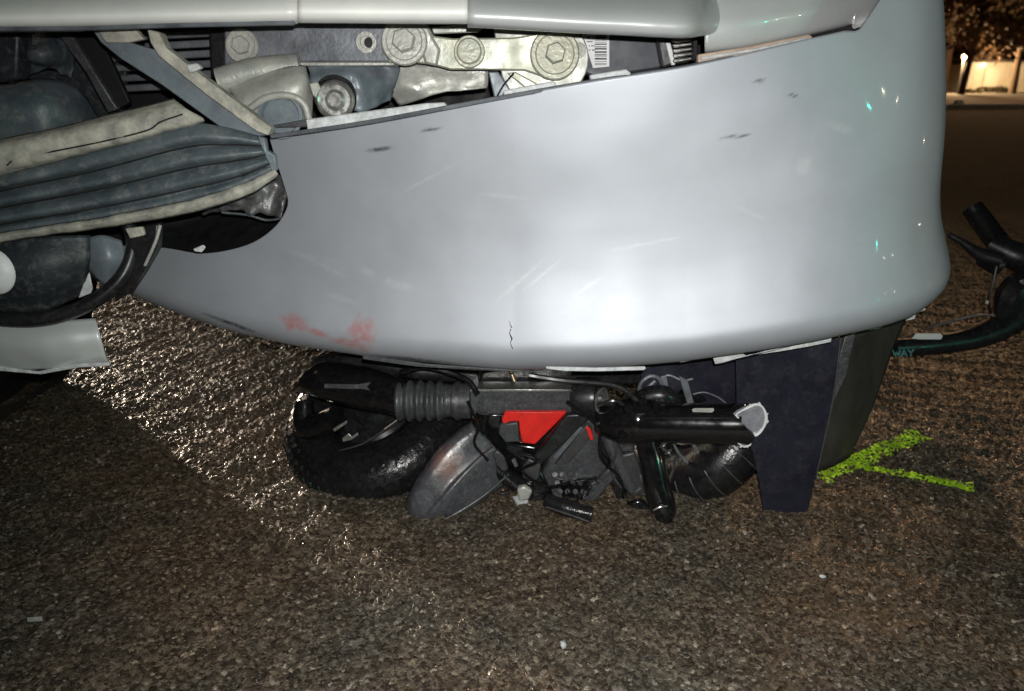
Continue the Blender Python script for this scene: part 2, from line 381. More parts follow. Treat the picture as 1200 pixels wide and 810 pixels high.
def build_road():
    x0, x1, y0, y1 = -1.35, 2.3, 0.34, 4.2
    xs = np.arange(x0, x1 + 1e-6, 0.0034)
    ys = [y0]
    while ys[-1] < y1: ys.append(ys[-1] + 0.0026 + 0.0020 * (ys[-1] - y0) + 0.0016 * max(0, ys[-1] - 1.8) ** 2)
    ys = np.array(ys); nx, ny = len(xs), len(ys)
    XX, YY = np.meshgrid(xs, ys, indexing='ij')
    ZZ = ground_z(XX, YY)
    fx = np.clip(np.minimum(XX - x0, x1 - XX) / 0.1, 0, 1); fy = np.clip((YY - y0) / .1, 0, 1) * np.clip((ys[-1] - YY) / 2.0, 0, 1)
    ZZ = ZZ * fx * fy
    co = np.stack([XX, YY, ZZ], -1).reshape(-1, 3)
    i, j = np.meshgrid(np.arange(nx - 1), np.arange(ny - 1), indexing='ij')
    a = (i * ny + j).ravel(); q = np.stack([a, a + ny, a + ny + 1, a + 1], -1)
    y1 = float(ys[-1]); x1 = float(xs[-1]); B = 400.0
    ex = np.array([[-B, -B, 0], [x0, -B, 0], [x1, -B, 0], [B, -B, 0], [-B, y0, 0], [x0, y0, 0], [x1, y0, 0], [B, y0, 0],
                   [-B, y1, 0], [x0, y1, 0], [x1, y1, 0], [B, y1, 0], [-B, B, 0], [x0, B, 0], [x1, B, 0], [B, B, 0]], float)
    n0 = len(co); co = np.vstack([co, ex])
    eq = np.array([[r * 4 + c, r * 4 + c + 1, r * 4 + c + 5, r * 4 + c + 4] for r in range(3) for c in range(3) if not (r == 1 and c == 1)]) + n0
    q = np.vstack([q, eq])
    me = bpy.data.meshes.new('road'); me.vertices.add(len(co)); me.vertices.foreach_set('co', co.ravel())
    me.loops.add(len(q) * 4); me.loops.foreach_set('vertex_index', q.ravel().astype(np.int32))
    me.polygons.add(len(q)); me.polygons.foreach_set('loop_start', np.arange(len(q), dtype=np.int32) * 4)
    me.polygons.foreach_set('use_smooth', np.ones(len(q), bool)); me.update(); me.validate()
    o = link('road', me, M['asphalt']); o['kind'] = 'structure'; return o
build_road()

# green survey paint: sprayed streaks that sit on the stones
def spray(name, a, b, w0, w1, label, seed):
    bm = bmesh.new(); rs = random.Random(seed)
    a = G(*a); b = G(*b); d = (b - a); L = d.length; d.normalize(); n = Vector((-d.y, d.x, 0))
    step = 0.003
    K = int(L / step); W = 22
    V = {}
    def hz(p): return float(ground_z(np.array([[p.x]]), np.array([[p.y]]))[0, 0])
    for i in range(K):
        t = i / K; wd = w0 + (w1 - w0) * t
        for j in range(-W, W):
            s = (j + 0.5) * step
            c = a + d * (i * step) + n * (s + 0.006 * noise.noise(Vector((i * 0.07, seed, 0))))
            e = abs(s) / (wd / 2)
            k = noise.noise(c * 70) * 0.4 + noise.noise(c * 200) * 0.7
            if i < 5 or i > K - 6: k -= 0.3
            if e + k * 0.6 < 0.92:
                q = []
                for (u, v_) in ((0, 0), (1, 0), (1, 1), (0, 1)):
                    key = (i + u, j + v_)
                    if key not in V:
                        p = a + d * ((i + u) * step) + n * ((j + v_) * step + 0.006 * noise.noise(Vector((i * 0.07, seed, 0))))
                        V[key] = bm.verts.new((p.x, p.y, max(0.0008, hz(p)) + 0.0005))
                    q.append(V[key])
                bm.faces.new(q)
    return fin(bm, name, M['lime'])
M['lime'] = mat('lime_survey_paint', (0.46, 0.78, 0.03), 0.6, scale=300, col2=(0.36, 0.62, 0.025), bump=0.05, bscale=500)

# ------------------------------------------------------------------ THE CAR
car = thing('car', 'silver car with a torn open, scuffed bumper standing over the crushed scooter', 'car', (-0.27, 2.9, 0))
PLAN = [(-1.17, 1.70), (-1.08, 1.40), (-0.8, 1.14), (-0.6, 1.025), (-0.4, 0.93), (-0.2, 0.868), (0, 0.828), (0.16, 0.808), (0.31, 0.805), (0.42, 0.822),
        (0.487, 0.853), (0.524, 0.898), (0.548, 0.975), (0.572, 1.09), (0.60, 1.28)]
LIFT = [(-0.7, 0.0709), (-0.6, 0.0517), (-0.5, 0.0337), (-0.4, 0.0162), (-0.3, 0.0059), (-0.18, -0.0004), (0, -0.0036), (0.11, 0.0046), (0.2, 0.0155), (0.3, 0.034), (0.4, 0.0538), (0.47, 0.0622), (0.53, 0.0806), (0.6, 0.0836)]
def lift(x):
    if x <= LIFT[0][0]: return LIFT[0][1]
    for (a, u), (b, v) in zip(LIFT, LIFT[1:]):
        if x <= b: return u + (v - u) * (x - a) / (b - a)
    return LIFT[-1][1]
def plan(s):
    """s in knots"""
    L = len(PLAN) - 1; s = max(0, min(L, s)); k = min(int(s), L - 1); t = s - k
    g = lambda i: Vector((*PLAN[max(0, min(L, i))], 0))
    return cr(g(k - 1), g(k), g(k + 1), g(k + 2), t)
PROF = [(0.245, -0.10), (0.252, -0.07), (0.258, -0.045), (0.265, -0.024), (0.275, -0.010), (0.287, -0.002), (0.30, 0.0), (0.315, -0.0035), (0.335, -0.0105), (0.36, -0.018),
        (0.39, -0.0235), (0.43, -0.027), (0.48, -0.0265), (0.55, -0.0190), (0.62, -0.0110), (0.80, -0.002)]
def prof(z):
    if z <= PROF[0][0]: return PROF[0][1]
    for i in range(len(PROF) - 1):
        z0, o0 = PROF[i]; z1, o1 = PROF[i + 1]
        if z <= z1:
            pm = PROF[max(0, i - 1)]; pn = PROF[min(len(PROF) - 1, i + 2)]
            t = (z - z0) / (z1 - z0)
            m0 = (o1 - pm[1]) / (z1 - pm[0]) * (z1 - z0); m1 = (pn[1] - o0) / (pn[0] - z0) * (z1 - z0)
            return (2 * t ** 3 - 3 * t * t + 1) * o0 + (t ** 3 - 2 * t * t + t) * m0 + (-2 * t ** 3 + 3 * t * t) * o1 + (t ** 3 - t * t) * m1
    return PROF[-1][1]
def S(s, z):
    p = plan(s); tn = (plan(s + 0.02) - plan(s - 0.02)).normalized(); n = Vector((tn.y, -tn.x, 0))
    wc = max(0.0, min(1.0, (s - 7.0) / 2.0)); wc = wc * wc * (3 - 2 * wc)
    off = prof(z - lift(p.x) + .013)
    q = max(0.0, min(1.0, (z - .40) / .12)); q = q * q * (3 - 2 * q)
    off -= wc * q * (off + .0265)
    if z > 0.40: t = min(z, .8) - .40; off -= wc * .45 * t * t
    off += wc * 0.018
    return p + n * off + Vector((0, 0, z))
_tab = [(i * 0.05, 0.235 + j * 0.005) for i in range(24, 250) for j in range(100)]
_tp = np.array([proj(S(a, b)) for a, b in _tab])
def inv(px, py):
    d = (_tp[:, 0] - px) ** 2 + (_tp[:, 1] - py) ** 2
    s, z = _tab[int(np.argmin(d))]
    q = proj(S(s, z)); err = math.hypot(px - q[0], py - q[1])
    for it in range(8):
        ex, ey = px - q[0], py - q[1]
        if err < 0.1: break
        h = 1e-3; a = proj(S(s + h, z)); b = proj(S(s, z + h * 0.1))
        J = [[(a[0] - q[0]) / h, (b[0] - q[0]) / (h * 0.1)], [(a[1] - q[1]) / h, (b[1] - q[1]) / (h * 0.1)]]
        det = J[0][0] * J[1][1] - J[0][1] * J[1][0]
        if abs(det) < 1e-3: break
        ds = (ex * J[1][1] - ey * J[0][1]) / det; dz = (ey * J[0][0] - ex * J[1][0]) / det
        ok = False
        for f in (1, .5, .25):
            s2 = max(0.5, min(12.6, s + ds * f)); z2 = max(0.232, min(0.75, z + dz * f)); q2 = proj(S(s2, z2)); e2 = math.hypot(px - q2[0], py - q2[1])
            if e2 < err: s, z, q, err, ok = s2, z2, q2, e2, True; break
        if not ok: break
    return s, z
TOP = [(118, 292), (150, 288), (195, 291), (240, 297), (290, 287), (322, 266), (337, 240), (333, 218), (324, 190), (316, 163), (345, 158), (430, 143), (560, 119), (690, 96), (820, 75), (950, 45), (990, 36)]
BOT = [(118, 330), (150, 345), (205, 367), (262, 386), (330, 402), (382, 411), (432, 418), (440, 420), (448, 421), (456, 422), (470, 424), (530, 430), (620, 434), (720, 431), (830, 421), (930, 403), (972, 395)]
def zbot(s):
    return lift(plan(s).x) - .013 + .2575 + 0.022 * min(1.4, max(0.0, s - 9.8) / 1.2) ** 1.5
def build_bumper():
    cols = []
    for k in range(len(TOP) - 1):
        n = 4 if 6 <= k <= 9 else (14 if k < 6 else 34)
        for i in range(n):
            t = i / n
            def cq(A_):
                g = [Vector(A_[max(0, min(len(A_) - 1, k + d))]) for d in (-1, 0, 1, 2)]
                if k == 8 and A_ is TOP: g[3] = g[2]
                if k == 9 and A_ is TOP: g[0] = g[1]
                return cr(*g, t)
            a_, b_ = cq(TOP), cq(BOT); cols.append((a_.x, a_.y, b_.x, b_.y))
    cols.append((*TOP[-1], *BOT[-1]))
    uv = []
    bs = [(k * 0.02, proj(S(k * 0.02, zbot(k * 0.02)))[0]) for k in range(60, 600)]
    def s_of(px):
        for (a_, u), (b_, v) in zip(bs, bs[1:]):
            if u <= px <= v: return a_ + (b_ - a_) * (px - u) / max(1e-6, v - u)
        return bs[0][0] if px < bs[0][1] else bs[-1][0]
    for c in cols:
        sb_ = s_of(c[2]); uv.append((inv(c[0], c[1]), (sb_, zbot(sb_) + .045 * max(0.0, min(1.0, (175 - c[2]) / 57)) ** 1.5)))
    # corner and flank: straight columns further round
    (st, zt), (sb, zb) = uv[-1]
    tgt = 13.6; K = 90
    for i in range(1, K + 1):
        t = i / K; s_t = st + (tgt - st) * t; s_b = sb + (tgt - sb) * t
        q = max(0.0, (s_b - 11.0) / 2.6)
        zt2 = zt + (0.735 - zt) * min(1, max(0.0, (t - 0.03) / 0.16)) ** 1.0
        zb2 = zbot(s_b)
        uv.append(((s_t, zt2), (s_b, zb2)))
    NV = 140; me_v = []; wear = []
    for (a, b) in uv:
        for j in range(NV + 1):
            t = j / NV; t = t ** 0.8 if False else t
            s = b[0] + (a[0] - b[0]) * t; z = b[1] + (a[1] - b[1]) * t
            v = S(s, z)
            # crash dents: shallow and low, plus a crease left of centre
            dn = noise.noise(Vector((v.x * 5, v.z * 7, 3))) * 0.0012 + noise.noise(Vector((v.x * 16, v.z * 16, 8))) * 0.0007
            v = v + Vector((0, dn, 0))
            me_v.append(v)
    # wear layer, drawn in the photo's frame once and then fixed to the vertices
    def blob(p, c, rx, ry, ang=0, k=60.0, amp=0.6):
        dx, dy = p[0] - c[0], p[1] - c[1]
        if abs(dx) > rx * 1.8 + ry * 1.8 + 4 or abs(dy) > rx * 1.8 + ry * 1.8 + 4: return 0.0
        ca, sa = math.cos(ang), math.sin(ang)
        u, v_ = (dx * ca + dy * sa) / rx, (-dx * sa + dy * ca) / ry
        d = math.sqrt(u * u + v_ * v_) + amp * noise.noise(Vector((p[0] / 9.0, p[1] / 9.0, c[0])))
        return max(0.0, min(1.0, (1.25 - d) / 0.8))
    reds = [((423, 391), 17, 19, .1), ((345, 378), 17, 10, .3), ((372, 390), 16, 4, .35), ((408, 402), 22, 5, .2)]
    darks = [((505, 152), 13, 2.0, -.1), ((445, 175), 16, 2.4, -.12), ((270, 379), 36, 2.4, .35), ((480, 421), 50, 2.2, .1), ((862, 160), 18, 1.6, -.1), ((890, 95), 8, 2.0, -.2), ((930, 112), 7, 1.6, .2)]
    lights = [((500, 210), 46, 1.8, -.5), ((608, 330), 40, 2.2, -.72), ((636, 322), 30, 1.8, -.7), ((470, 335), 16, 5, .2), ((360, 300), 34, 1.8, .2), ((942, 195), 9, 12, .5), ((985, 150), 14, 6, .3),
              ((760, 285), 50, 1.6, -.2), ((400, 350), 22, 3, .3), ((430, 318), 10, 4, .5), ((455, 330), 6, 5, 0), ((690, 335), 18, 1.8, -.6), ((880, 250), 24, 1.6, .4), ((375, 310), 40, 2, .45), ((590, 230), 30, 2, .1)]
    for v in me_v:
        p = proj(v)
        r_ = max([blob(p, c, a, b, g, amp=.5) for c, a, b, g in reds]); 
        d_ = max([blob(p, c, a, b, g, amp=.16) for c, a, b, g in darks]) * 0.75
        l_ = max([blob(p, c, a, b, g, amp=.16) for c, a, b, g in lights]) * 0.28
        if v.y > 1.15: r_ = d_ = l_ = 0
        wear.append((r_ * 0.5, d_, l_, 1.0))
    nc = len(uv); faces = []
    for i in range(nc - 1):
        for j in range(NV):
            a = i * (NV + 1) + j; faces.append((a, a + NV + 1, a + NV + 2, a + 1))
    me = bpy.data.meshes.new('bumper_cover'); me.from_pydata([tuple(v) for v in me_v], [], faces)
    at = me.color_attributes.new('wear', 'FLOAT_COLOR', 'POINT')
    for i, c in enumerate(wear): at.data[i].color = c
    for p in me.polygons: p.use_smooth = True
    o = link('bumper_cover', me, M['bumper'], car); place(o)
    md = o.modifiers.new('solid', 'SOLIDIFY'); md.thickness = 0.003; md.offset = -1
    # make sure the thickness goes inwards
    n = me.polygons[len(me.polygons) // 2].normal
    md.offset = 1 if n.y > 0 else -1
    return o
bumper = build_bumper()
def on_bumper(px, py, out=0.0):
    a_, b_ = inv(px, py); return S(a_, b_) + Vector((0, -out, 0))
cz = [on_bumper(*q) for q in ((597, 377), (599.5, 384), (597, 390), (600, 397), (598, 402), (601, 409))]
def ribbon(name, pts, w, m):
    bm = bmesh.new(); L_ = []
    for k, p in enumerate(pts):
        ww = w[k]; L_.append((bm.verts.new(p + Vector((-ww, -.0012, 0))), bm.verts.new(p + Vector((ww, -.0012, .0004)))))
    for a_, b_ in zip(L_, L_[1:]): bm.faces.new((a_[0], a_[1], b_[1], b_[0]))
    return fin(bm, name, m, car, solid=.0008)
ribbon('crack', cz, (.0003, .0007, .0004, .0009, .0003, .0002), M['ink'])
ribbon('paint_chip', [on_bumper(597, 376), on_bumper(598.5, 382), on_bumper(600, 387)], (.0006, .0012, .0004), M['white'])
bumper['label'] = 'silver bumper cover with pink scuffs and scratches'

# tears and clips hanging from the bumper's bottom edge
def rim_strip(name, pts, Y, m, th=0.003):
    return slab(name, pts, Y, th, m, car, bevel=0.0006)
rim_strip('torn_edge', [(640, 430), (700, 431.5), (756, 430), (757, 432.5), (754, 434), (700, 435.5), (662, 435), (640, 432.5)], 0.80, M['torn'])
rim_strip('torn_edge', [(836, 420), (868, 413), (876, 418), (900, 411), (930, 404), (975, 394), (974, 401), (950, 406), (915, 412), (880, 417), (845, 426), (838, 427)], 0.862, M['torn'])
rim_strip('torn_edge', [(796, 422), (808, 420), (809, 423), (797, 425)], 0.84, M['torn'])
rim_strip('torn_edge', [(975, 393), (1003, 386), (1030, 378), (1060, 369), (1084, 360), (1085, 363), (1061, 373), (1040, 379), (1006, 388), (990, 395), (976, 397)], 0.95, M['torn'])
for q in ([(1016, 381), (1036, 375), (1037, 381), (1030, 386), (1018, 387)], [(1060, 369), (1074, 366), (1072, 374), (1062, 376)]):
    rim_strip('bumper_clip', q, 0.955, M['torn'], 0.004)
rim_strip('torn_edge', [(425, 417), (500, 427), (575, 432), (620, 435), (618, 436.5), (560, 434), (490, 430), (425, 421)], 0.835, M['greyplastic'])

# engine bay behind the opening: black sheet put in so the gaps go dark
box('dark_backing', (-0.30, 1.26, 0.52), (1.62, 0.01, 0.50), M['void'], car)
# bonnet lip in three pieces
def lip(name, x0, x1, ybl, ybr, m, Y, out=0.0, n=30, cornr=0, dents=0.0012):
    rows = []
    for k, (dy, dY) in enumerate(((-78, 0.10), (-52, 0.045), (-30, 0.012), (-16, 0.0), (-8, 0.001), (-2.5, 0.008), (0, 0.020), (-2, 0.06))):
        r = []
        for i in range(9):
            t = i / 8; px = x0 + (x1 - x0) * t; yb = ybl + (ybr - ybl) * t
            e = 0
            if cornr and t > 0.8: e = ((t - 0.8) / 0.2) ** 2 * cornr
            r.append((px, yb + dy - e * 0.15, Y - out + dY + e * 0.001 + (0.02 if i == 8 and cornr else 0)))
        rows.append(r)
    return patch(name, rows, m, car, n, 28, 0.002, jig=dents, js=9)
M['lip_lit'] = mat('flash_whitened_silver', (0.88, 0.88, 0.84), 0.5, 0.05, scale=12, col2=(0.76, 0.77, 0.74), coat=0.3, coatr=0.15)  # flash glare on the bonnet lip, whitened into its paint colour
lip('bonnet_lip', -90, 349, 36, 27, M['lip_lit'], 0.79)
lip('bonnet_lip', 349, 548, 26, 27, M['lip_lit'], 0.775)
lip('bonnet_lip', 548, 852, 31, 47, M['bodysilver'], 0.79, cornr=95)
slab('lip_seam', [(-60, 33), (90, 30), (86, 36), (-60, 37)], 0.81, 0.02, M['carrier'], car, bevel=0.001)
# wing panel right of the bonnet and its lower groove
patch('wing_panel', [[(826, -70, .98), (880, -70, .985), (950, -72, 1.0), (1010, -76, 1.02), (1052, -80, 1.05)],
                     [(826, -20, .90), (880, -20, .905), (950, -22, .92), (1010, -26, .955), (1053, -30, .99)],
                     [(826, 20, .875), (880, 16, .88), (945, 8, .90), (1005, -2, .935), (1050, -8, .975)],
                     [(826, 46, .872), (880, 40, .878), (942, 27, .898), (1000, 14, .93), (1040, 4, .965)],
                     [(826, 60, .880), (880, 53, .886), (945, 39, .905), (998, 26, .935), (1036, 13, .968)],
                     [(826, 62, .90), (880, 56, .905), (947, 42, .925), (1000, 28, .955), (1038, 14, .985)]], M['bodysilver'], car, 50, 24, 0.002, jig=0.001, js=12)
slab('primer_strip', [(818, 64), (880, 54), (948, 40), (953, 43), (950, 47), (880, 63), (818, 77)], 0.835, 0.01, M['peach'], car, tx=0.12)
slab('gap_shade_strip', [(950, 40), (1000, 30), (1004, 34), (955, 46)], 0.94, 0.008, M['void'], car, bevel=0)  # black strip laid in to stand for the shade of the gap
slab('primer_ridge', [(822, 67), (885, 57), (945, 44), (945, 46), (885, 60), (822, 70.5)], 0.830, 0.006, M['torn'], car, tx=0.12, bevel=0.0008)
M['clip'] = mat('clear_lamp_corner', (0.7, 0.72, 0.70), 0.15, 0.3, var=0.1)
tube('chrome_clip', [P(1001, 30, .935), P(1015, 24, .94), P(1028, 17, .95), P(1040, 6, .962), P(1046, -6, .975)], [.004, .006, .006, .005, .003], M['clip'], car, n=14, seg=8)
slab('chrome_clip', [(1001, 10), (1004, 14), (1003, 30), (999, 29)], .93, .004, M['clip'], car)

tube('lip_grime', [P(-50, 34, .795), P(90, 33.5, .795), P(200, 30, .795), P(345, 27, .795)], .0022, M['carrier'], car, n=40, seg=8)
# ---- hardware in the gap
bay = car
slab('bay_sheet', [(-60, 20), (150, 20), (150, 60), (142, 135), (100, 152), (-60, 190)], 1.10, 0.01, M['liner'], bay)
patch('wheel_liner', [[(-40, 98, 1.02), (10, 100, 1.02), (50, 92, 1.03), (90, 105, 1.05), (118, 140, 1.09)],
                      [(-40, 130, .99), (10, 130, .99), (50, 125, 1.0), (85, 135, 1.03), (110, 150, 1.06)],
                      [(-40, 185, 1.0), (10, 178, 1.0), (50, 168, 1.0), (85, 160, 1.03), (105, 158, 1.06)]], M['ribs'], bay, 24, 12, 0.003, jig=0.006, js=14)
patch('crumpled_sheet', [[(18, 34, 1.04), (50, 33, 1.05), (85, 34, 1.06)], [(16, 60, 1.03), (52, 62, 1.0), (88, 60, 1.06)], [(16, 95, 1.05), (52, 85, 1.03), (84, 92, 1.07)]], M['ribs'], bay, 20, 16, 0.002, jig=0.02, js=22)
slab('bay_bracket', [(-30, 36), (22, 36), (20, 92), (-30, 100)], .985, .03, M['liner'], bay, bevel=.004)
slab('diagonal_strip', [(64, 36), (80, 36), (138, 128), (126, 132), (100, 85)], 1.0, .01, M['greyplastic'], bay, bevel=.002)
slab('diagonal_strip', [(80, 34), (112, 34), (152, 120), (138, 128)], 1.03, .01, M['void'], bay)
# striped aluminium fins of the cooler behind the strut
for k in range(7):
    y0 = 26 + k * 12
    slab('cooler_fin', [(120, y0 + 3), (250, y0 - 4), (250, y0 + 5), (120, y0 + 11)], 1.075, .02, M['carrier'], bay, bevel=.002)
slab('hose', [(243, 28), (266, 28), (270, 60), (284, 84), (262, 92), (246, 90)], 1.0, .03, M['black'], bay, bevel=.004)
# beam and its bolts
slab('lock_beam', [(262, 22), (470, 22), (470, 74), (360, 74), (262, 80)], .955, .035, M['carrier'], bay, bevel=.003)
slab('beam_flange', [(262, 78), (350, 73), (462, 73), (462, 77), (350, 77.5), (262, 84)], .948, .04, M['zinc'], bay, bevel=.001)
def bolt(px, py, Y, r, m, hexr=0.5, part='bolt', dome=False):
    c = P(px, py, Y); rr = U(r, Y); ax = Vector((0.02, -1, 0.12))
    b = lathe(part, c, ax, [(0, 0), (0, rr), (rr * .10, rr), (rr * .16, rr * .94), (rr * .16, rr * .80), (rr * .12, rr * .74), (rr * .12, 0)], m, bay, seg=28, ang=30)
    a, n, bb = frame(ax); h = rr * hexr
    bm = bmesh.new(); c2 = c + a * rr * .12
    if dome: add_lathe(bm, c2, ax, [(0, h), (rr * .25, h), (rr * .32, h * .88), (rr * .32, 0)], 24)
    else:
        for lo, hi, s0, s1 in ((0, rr * .34, 1, 1), (rr * .34, rr * .40, 1, .86)):
            A = [bm.verts.new(c2 + a * lo + (n * math.cos(k * math.pi / 3 + .3) + bb * math.sin(k * math.pi / 3 + .3)) * h * s0) for k in range(6)]
            B = [bm.verts.new(c2 + a * hi + (n * math.cos(k * math.pi / 3 + .3) + bb * math.sin(k * math.pi / 3 + .3)) * h * s1) for k in range(6)]
            for k in range(6): bm.faces.new((A[k], A[(k + 1) % 6], B[(k + 1) % 6], B[k]))
            bm.faces.new(A[::-1]); bm.faces.new(B)
    fin(bm, 'bolt_head', m, b, ang=25)
    return b
bolt(284, 54, .945, 18, M['zinc'], .55)
bolt(474, 49, .935, 25, M['zinc'], .52)
lathe('beam_hole', P(430, 50, .953), (0, -1, 0), [(0, 0), (0, .012), (.004, .012), (.004, .0075), (0.001, .007), (0.001, 0)], M['zinc'], bay, ang=30)
lathe('hole_dark_disc', P(433, 50, .9515), (0, -1, 0), [(0, 0), (0, .006), (.002, .006), (.002, 0)], M['void'], bay, ang=30)  # black disc in place of the hole's dark inside
# latch plate and arm
def circ(cx, cy, r, a0, a1, n): return [(cx + r * math.cos(R(a0 + (a1 - a0) * i / n)), cy + r * math.sin(R(a0 + (a1 - a0) * i / n))) for i in range(n + 1)]
slab('latch_plate', [(578, 30), (668, 30)] + circ(640, 68, 50, -50, 70, 10) + [(640, 112), (600, 112), (588, 90)], .958, .004, M['zinc'], bay, bevel=.0015)
slab('latch_arm', [(455, 28), (500, 26), (508, 42), (530, 45), (600, 44), (615, 42)] + circ(650, 64, 29, -110, 110, 14) + [(615, 83), (560, 82), (528, 82), (506, 76), (488, 74), (455, 74)], .943, .006, M['latch'], bay, bevel=.002)
slab('latch_rib', [(489, 28), (500, 27), (508, 45), (516, 58), (512, 78), (498, 75), (492, 55)], .937, .008, M['zinc'], bay, bevel=.003)
bolt(550, 61, .942, 17, M['latch'], .80, dome=True)
bolt(650, 64, .940, 27, M['latch'], .42)
bolt(678, 59, .955, 8, M['zinc'], .5, part='rivet', dome=True)
slab('latch_tab', [(505, 32), (545, 28), (570, 30), (560, 38), (508, 40)], .95, .004, M['zinc'], bay)
slab('latch_leg', [(572, 84), (584, 84), (602, 112), (590, 114), (580, 118)], .945, .012, M['bluegrey'], bay)
slab('latch_leg', [(594, 86), (604, 84), (640, 104), (622, 108)], .950, .008, M['latch'], bay)
# loose sheets below the beam
patch('bent_sheet', [[(360, 76, .97), (400, 75, .96), (440, 76, .98), (470, 78, 1.0)], [(365, 100, .95), (400, 100, .945), (435, 100, .97), (462, 104, 1.0)], [(372, 126, .96), (402, 128, .955), (430, 126, .97), (458, 116, 1.0)]], M['bluegrey'], bay, 24, 16, .002, jig=.012, js=30)
patch('bent_sheet', [[(440, 74, 1.0), (500, 75, 1.0), (572, 76, 1.0)], [(450, 98, 1.0), (505, 100, 1.0), (572, 98, 1.0)], [(468, 124, 1.01), (510, 110, 1.0), (570, 104, 1.0)]], M['zinc'], bay, 24, 12, .002, jig=.008, js=20)
tube('bracket_tube', [P(258, 96, .93), P(300, 84, .935), P(352, 78, .94)], [.001 + U(14, .93), U(15, .93), U(14, .93)], M['zinc'], bay, n=10, seg=20)
patch('mount_sheet', [[(262, 97, .925), (300, 86, .925), (352, 76, .93), (360, 84, .95)], [(280, 122, .905), (318, 108, .90), (352, 100, .905), (366, 110, .93)], [(300, 148, .915), (318, 138, .905), (345, 136, .905), (366, 150, .93)]], M['zinc'], bay, 24, 16, .002, jig=.004, js=25)
# rolled lip of the D-shaped opening and the pale tube in it
tube('mount_lip', [P(292, 128, .897), P(312, 115, .893), P(338, 112, .892), P(356, 122, .893), P(363, 144, .897)], .0042, M['zinc'], bay, n=22, seg=10)
lathe('mount_bore', P(330, 136, .897), (0, -1, .1), [(0, 0), (0, .025), (.006, .026), (.006, .022), (.001, .020), (.001, 0)], M['bluegrey'], bay, seg=28, ang=30)
slab('mount_sliver', [(302, 150), (362, 139), (362, 149), (330, 150)], .887, .006, M['greyplastic'], bay)
lathe('rubber_mount', P(394, 110, .93), (0.05, -1, -.5), [(0, 0), (0, .024), (.012, .025), (.016, .022), (.016, .019)], M['rubber'], bay, ang=30)
mc = lathe('mount_cap', P(394, 118, .905), (0, -1, .15), [(0, 0), (0, .022), (.005, .0225), (.007, .020), (.005, .017), (.005, .012), (.008, .008), (.008, 0)], M['metal'], bay, ang=30)
slab('mount_chip', [(362, 98), (372, 96), (378, 108), (374, 118), (366, 112)], .90, .004, M['zinc'], bay)
tube('bay_wire', [P(580, 118, .93), P(590, 100, .93), P(602, 86, .935)], .0012, M['ink'], bay, n=8, seg=6)
# tabs on the bumper's top edge
for q, Y in (([(358, 140), (500, 121), (521, 120), (525, 126), (520, 131), (365, 153), (360, 152)], .862), ([(590, 106), (648, 95), (652, 98), (652, 107), (590, 119)], .845), ([(691, 88), (734, 81), (740, 86), (736, 91), (693, 100)], .845)):
    slab('bumper_tab', q, Y, .012, M['torn'], bay, bevel=.0015)
tube('bumper_top_fold', [P(x, y - 1, Y) for x, y, Y in ((318, 161, .87), (430, 144.5, .852), (560, 120.5, .840), (690, 97.5, .842), (820, 76.5, .862), (940, 48.5, .90))], .0024, M['carrier'], bay, n=40, seg=8)
# battery with its label
slab('battery', [(676, 34), (768, 38), (776, 80), (700, 92), (684, 86)], .99, .05, M['battery'], bay, bevel=.003)
lb = slab('battery_label', [(680, 33), (714, 34), (714, 78), (695, 80)], .986, .0012, M['white'], bay, bevel=0)
bm = bmesh.new()
rr = random.Random(3)
y = 38.0
while y < 76:
    h = rr.choice((0.6, 1.0, 1.5, 2.0)); x0 = 697; x1 = 711
    add_slab(bm, [P(x0, y, .9848), P(x1, y, .9848), P(x1, y + h, .9848), P(x0, y + h, .9848)], (0, .0004, 0)); y += h + rr.choice((.8, 1.3, 1.8))
for k in range(5):
    for s in range(6):
        if rr.random() < .75: add_slab(bm, [P(686 + k * .9 + s * 1.4, 38 + k * 5, .9848), P(687 + k * .9 + s * 1.4, 38 + k * 5, .9848), P(687 + k * .9 + s * 1.4, 39.6 + k * 5, .9848), P(686 + k * .9 + s * 1.4, 39.6 + k * 5, .9848)], (0, .0004, 0))
fin(bm, 'label_print', M['ink'], lb, smooth=False)
slab('connector', [(770, 42), (778, 40), (790, 60), (790, 76), (776, 80)], .975, .02, M['darkmetal'], bay, bevel=.003)
slab('connector_rib', [(780, 50), (786, 50), (792, 76), (787, 77)], .968, .004, M['white'], bay)
for k in range(5):
    slab('ribbon_fold', [(788, 46 + k * 6), (812, 44 + k * 5.6), (813, 47.5 + k * 5.6), (790, 50.5 + k * 6)], .965, .012, M['metal'], bay, bevel=.0015)
slab('dark_clip', [(812, 46), (818, 44), (818, 70), (812, 72)], .95, .01, M['void'], bay)

# ---- left: strut, beige bar, ribbed duct
slab('strut', [(100, 24), (150, 30), (152, 50), (186, 60), (310, 152), (318, 158), (300, 160), (262, 152), (190, 100), (140, 68), (118, 50)], .86, .012, M['bluegrey'], car, bevel=.0013)
slab('strut_edge', [(172, 34), (186, 38), (194, 56), (230, 84), (310, 144), (318, 150), (314, 159), (300, 154), (240, 110), (186, 66), (176, 50)], .845, .016, M['beige'], car, bevel=.0013)
slab('strut_plate', [(106, 24), (152, 26), (168, 46), (150, 50), (124, 50)], .85, .01, M['beige'], car, bevel=.0013)
slab('strut_chip', [(218, 76), (230, 74), (236, 80), (222, 86)], .836, .008, M['torn'], car)
patch('foam_bar', [[(-60, 184, .84), (0, 165, .84), (100, 143, .845), (204, 116, .86)], [(-60, 192, .825), (0, 174, .82), (100, 150, .825), (215, 126, .84)], [(-60, 216, .822), (0, 196, .818), (110, 170, .822), (236, 139, .838)], [(-60, 222, .835), (0, 205, .83), (110, 177, .835), (238, 143, .85)]], M['beige'], car, 60, 14, .003, jig=.004, js=26)
